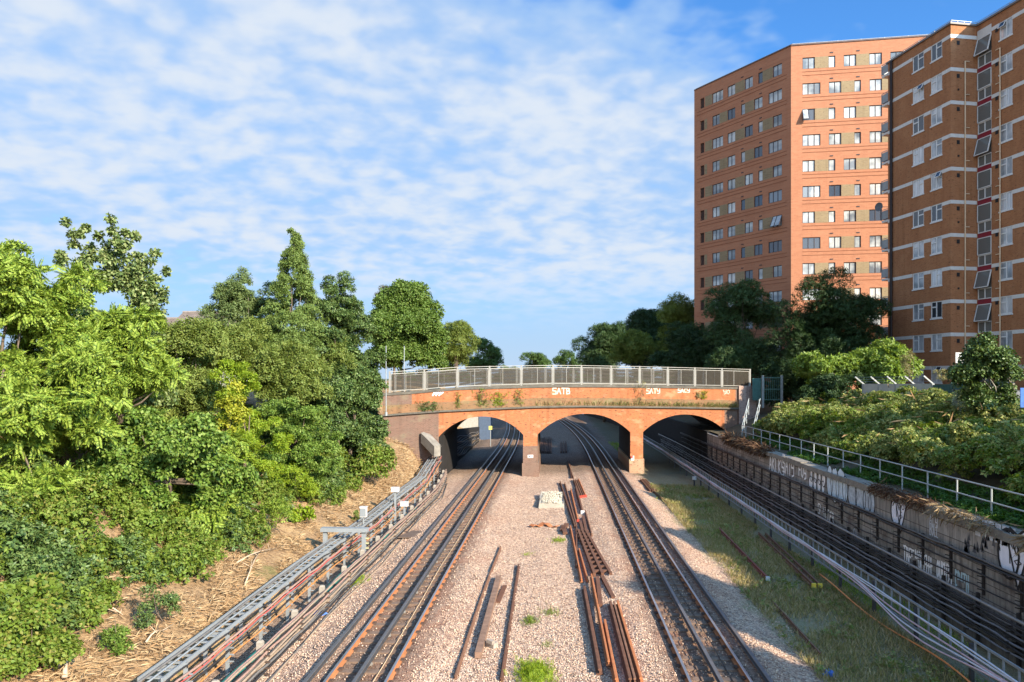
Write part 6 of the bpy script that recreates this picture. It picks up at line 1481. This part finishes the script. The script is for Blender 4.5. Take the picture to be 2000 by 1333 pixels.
# green ground cover between wall and brambles
rng = np.random.default_rng(62); n = 9000; x = rng.uniform(13.5, 15.6, n); y = rng.uniform(12, 56, n); z = np.array([zt(a, b) for a, b in zip(x, y)]) + rng.uniform(0, .22, n)
k = (np.array([mnoise.noise(Vector((a * .6, b * .25, 11))) for a, b in zip(x, y)]) + (x - 14.2) * .35) > -.15
C = np.stack([x, y, z], 1)[k]; link('ground_cover', leafmesh('ground_cover', C, unit(rng, len(C)), unit(rng, len(C)) * .6 + np.array([0, 0, 1]), rng.uniform(.12, .28, len(C)), SPRIG, leafmat('leaf_cover', [(.035, .085, .012), (.055, .12, .018), (.08, .15, .025)], .28)), label='low green ground cover along the handrail', cat='ground cover', kind='stuff')
# taller weeds standing in the right-hand strip
rng = np.random.default_rng(97); n = 620; x = rng.uniform(6.9, 10.7, n); y = rng.uniform(14, 55, n); v = np.array([mnoise.noise(Vector((a * .7, b * .4, 17))) for a, b in zip(x, y)]) + rng.normal(0, .15, n)
k = v > .02; P = np.stack([x, y, [zt(a, b) for a, b in zip(x, y)]], 1)[k]; C = np.repeat(P, 9, 0) + rng.normal(0, 1, (len(P) * 9, 3)) * np.array([.16, .16, .0]) + np.array([0, 0, 1]) * rng.uniform(0, .22, (len(P) * 9, 1))
link('weeds', leafmesh('weeds', C, rng.normal(size=(len(C), 3)) * np.array([1, 1, .4]) + np.array([0, 0, .5]), unit(rng, len(C)) + np.array([0, 0, .8]), rng.uniform(.1, .24, len(C)), SPRIG, leafmat('leaf_weed', [(.10, .14, .03), (.16, .20, .045), (.24, .25, .07), (.30, .24, .10)], .25)), label='taller weeds standing among the grass of the right-hand strip', cat='weeds', kind='stuff')
# --- grass on the trackside strip at the right
def grass(n, seed, x0, x1, y0, y1, mat, label, thr=-.1, size=(.12, .34), nm='grass', cx=None, sx=.5):
    rng = np.random.default_rng(seed); x = rng.uniform(x0, x1, n); y = rng.uniform(y0, y1, n); v = np.array([mnoise.noise(Vector((a * sx, b * .35, seed))) for a, b in zip(x, y)])
    k = v + rng.normal(0, .16, n) > thr; x, y = x[k], y[k]; z = np.array([zt(a + bend(b), b) for a, b in zip(x, y)]); x = x + np.array([bend(b) for b in y])
    D = rng.normal(size=(len(x), 3)) * np.array([.6, .6, 0]) + np.array([0, 0, 1.0]); link(nm, leafmesh(nm, np.stack([x, y, z - .01], 1), D, rng.normal(size=(len(x), 3)), rng.uniform(*size, len(x)), BLADE, mat), label=label, cat='grass', kind='stuff')
grass(90000, 80, 6.9, 10.9, 13, 56, M_GRASS, 'rough olive grass and weeds on the strip between the right track and the cable ladder', -.3, (.1, .3))
grass(9000, 81, 7.6, 9.8, 30, 52, M_GRASSL, 'brighter green grass patch in the right-hand strip near the bridge', .12, (.08, .2))
grass(9000, 82, 10.9, 12.6, 13, 34, M_GRASSL, 'green weeds between the right cable ladder and the wall', .05, (.1, .28))
grass(2500, 83, 6.8, 9.3, 76, 92, M_GRASSL, 'small lawn-like green patch beyond the middle arch', -.5, (.15, .35), sx=.1)
# loose stones of the ballast, heaped and scattered over the bed
rng = np.random.default_rng(95); n = 52000; x = rng.uniform(-8.4, 7.6, n); y = 15 + 34 * rng.random(n) ** 1.5
k = (np.minimum(np.abs(x + 4.94), np.abs(x - 4.12)) > 1.25) | (rng.random(n) < .25); x, y = x[k], y[k]; n = len(x)
z = np.array([zt(a, b) for a, b in zip(x, y)]); OCT = (np.array([(1, 0, 0), (-.9, .15, 0), (.1, 1, .1), (0, -.9, 0), (.15, .1, .8), (0, 0, -.7)], float), np.array([(0, 2, 4), (2, 1, 4), (1, 3, 4), (3, 0, 4), (2, 0, 5), (1, 2, 5), (3, 1, 5), (0, 3, 5)]))
D = rng.normal(size=(n, 3)) * np.array([1, 1, .3]); sz = rng.uniform(.015, .033, n)
link('ballast_stones', leafmesh('ballast_stones', np.stack([x, y, z + sz * .45], 1), D, unit(rng, n) * .5 + np.array([0, 0, 1]), sz, OCT, leafmat('ballast_stone', [(.2, .13, .095), (.42, .285, .2), (.54, .375, .265), (.64, .49, .355), (.36, .275, .22)], 0, .9)), label='loose pinkish ballast stones over the track bed', cat='ballast', kind='stuff')
# weeds on the ballast: each tuft a plant of its own
def tuft(px_, py_, w, label, mat, seed, h=.2, n=500):
    p = at_z(px_, py_, -.3); rng = np.random.default_rng(seed); q = w / 2 / F * (p.y); d = rng.normal(0, .45, (n, 2)); x = d[:, 0] * q; y = d[:, 1] * q * 1.6
    z = np.array([zt(p.x + a, p.y + b) for a, b in zip(x, y)]) + .0
    D = rng.normal(size=(n, 3)) * np.array([.8, .8, .2]) + np.array([0, 0, .9]); b0 = np.array([p.x, p.y, zt(p.x, p.y)])
    o = link('weed', leafmesh('weed', np.stack([x, y, z - b0[2]], 1), D, unit(rng, n), rng.uniform(.4, 1, n) * h, SPIKE, mat), label=label, cat='weed', loc=tuple(b0)); return o
tuft(1046, 1318, 80, 'yellow green weed patch in the middle of the ballast at the bottom edge', G['lime'], 1, .28, 700)
tuft(1036, 1214, 36, 'small green weed tuft right of the lone straight rail', G['bramble'], 2, .2, 160)
tuft(1075, 1196, 40, 'sparse olive weed tuft between the lone rail and the scrap pile', G['olive'], 3, .18, 110)
tuft(1090, 1057, 30, 'yellow green weed tuft by the slotted casting', G['lime'], 4, .2, 160)
tuft(1030, 1083, 26, 'faint yellow weed tuft in the middle of the pale ballast', G['lime'], 5, .14, 70)
tuft(688, 1136, 50, 'bright green weed tuft at the foot of the left cable posts', G['lime'], 6, .26, 420)
tuft(1070, 1258, 30, 'sparse weed tuft above the bottom weed patch', G['olive'], 7, .14, 60)
# --- plants growing out of the bridge ledge
def ledge_plant(px_, py_, w, h, label, mat, seed, tp=FINE, n=160, size=.3):
    x, z = bx(px_, py_); p = BF(x, z, -.1); k = 58 / F; rng = np.random.default_rng(seed)
    C = np.stack([rng.normal(0, w * k * .3, n), rng.uniform(-.2, .05, n), rng.random(n) ** 1.3 * h * k], 1); D = rng.normal(size=(n, 3)) * .6 + np.array([0, -.3, .6])
    t = T('ledge_plant', label, 'plant', p); link('foliage', leafmesh('foliage', C, D, unit(rng, n) + np.array([0, -.5, .6]), size * rng.uniform(.6, 1.2, n), tp, mat), t)
    b = MB()
    for i in range(5): b.tube([(0, .05, 0), (rng.normal(0, w * k * .2), -.1, h * k * rng.uniform(.5, .9))], [.02, .008], 5)
    b.obj('stem', M_BARK, t, local=True)
M_DRYL = bpy.data.materials['leaf_dry']
ledge_plant(825, 801, 50, 16, 'trailing dark green plant on the ledge at the left end of the bridge', G['ivy'], 1, n=130); ledge_plant(846, 800, 16, 14, 'small trailing plant next to the left ledge plant', G['ivy'], 2, n=60)
ledge_plant(895, 796, 10, 30, 'thin upright green plant on the ledge over the left arch', G['olive'], 3, n=60); ledge_plant(938, 792, 34, 34, 'leafy green plant on the ledge over the left arch crown', G['olive'], 4, n=150)
ledge_plant(972, 791, 34, 24, 'yellow green plant on the ledge right of the left arch crown', G['lime'], 5, n=150); ledge_plant(1010, 790, 26, 30, 'sparse tall plant on the ledge above the left pier', G['olive'], 6, n=90)
ledge_plant(1245, 791, 46, 46, 'dry pale branching plant on the ledge above the right pier', M_DRYL, 7, SPIKE, 110, .36); ledge_plant(1374, 778, 14, 16, 'bright green plant on the parapet over the right arch', G['lime'], 8, n=60)
ledge_plant(1363, 778, 9, 14, 'small yellowish plant left of the bright green parapet plant', M_DRYL, 9, n=40)
rng = np.random.default_rng(90); n = 2200; xs_ = rng.uniform(bx(1040, 790)[0], bx(1440, 790)[0], n); kk = rng.random(n) < np.clip((xs_ - xs_.min()) / (xs_.max() - xs_.min()) + .15, 0, 1); xs_ = xs_[kk]
C = np.array([tuple(BF(x, z_str(x) + .0, -.13)) for x in xs_]) ; D = rng.normal(size=(len(C), 3)) * np.array([.5, .25, .3]) + np.array([0, -.1, 1])
link('ledge_grass', leafmesh('ledge_grass', C, D, unit(rng, len(C)), rng.uniform(.15, .55, len(C)), BLADE, leafmat('ledge_straw', [(.34, .26, .1), (.2, .19, .06), (.12, .14, .04)], .2)), label='dry grasses growing along the bridge ledge', cat='dry grass', kind='stuff')

# --- far wood along the horizon, one mass
rng = np.random.default_rng(98); L = []
for i in range(420):
    x = rng.uniform(-420, 420); y = 335 + rng.uniform(0, 60) + abs(x) * .1; r_ = rng.uniform(1.6, 3.4); L.append((np.array([x, y, 6 + rng.uniform(.5, 3.6)]), r_))
C, D, Nn = scatter(rng, L, 1.1, .5, .2); link('far_wood', leafmesh('far_wood', C, D, Nn, rng.uniform(1.2, 2.4, len(C)), FINE, G['far']), label='low far-off wood along the horizon beyond the bridge', cat='woods', kind='stuff')
# --- trees at the right bank beside and behind the viewer: they stand outside the picture and shade the bank
for i, (x, y, h, w) in enumerate(((24, 3, 7.0, 3.2), (25, 11, 5.8, 3.0), (26, 19, 6.4, 3.2), (27, 26, 6.0, 2.8), (22, 10.5, 8.0, 2.0))):
    z = zt(x, y); tree(('bank tree nearest the viewer at the right', 'second bank tree at the right, outside the picture', 'third bank tree at the right, outside the picture', 'fourth bank tree at the right, beside the flats', 'tallest narrow bank tree at the right, outside the picture')[i], 'tree', (x, y, z), [((x, y, z + h * .6), (w, w, h * .45), 26)], MAPLE, .5, 8, G['darkmid'], 200 + i, r0=.2)
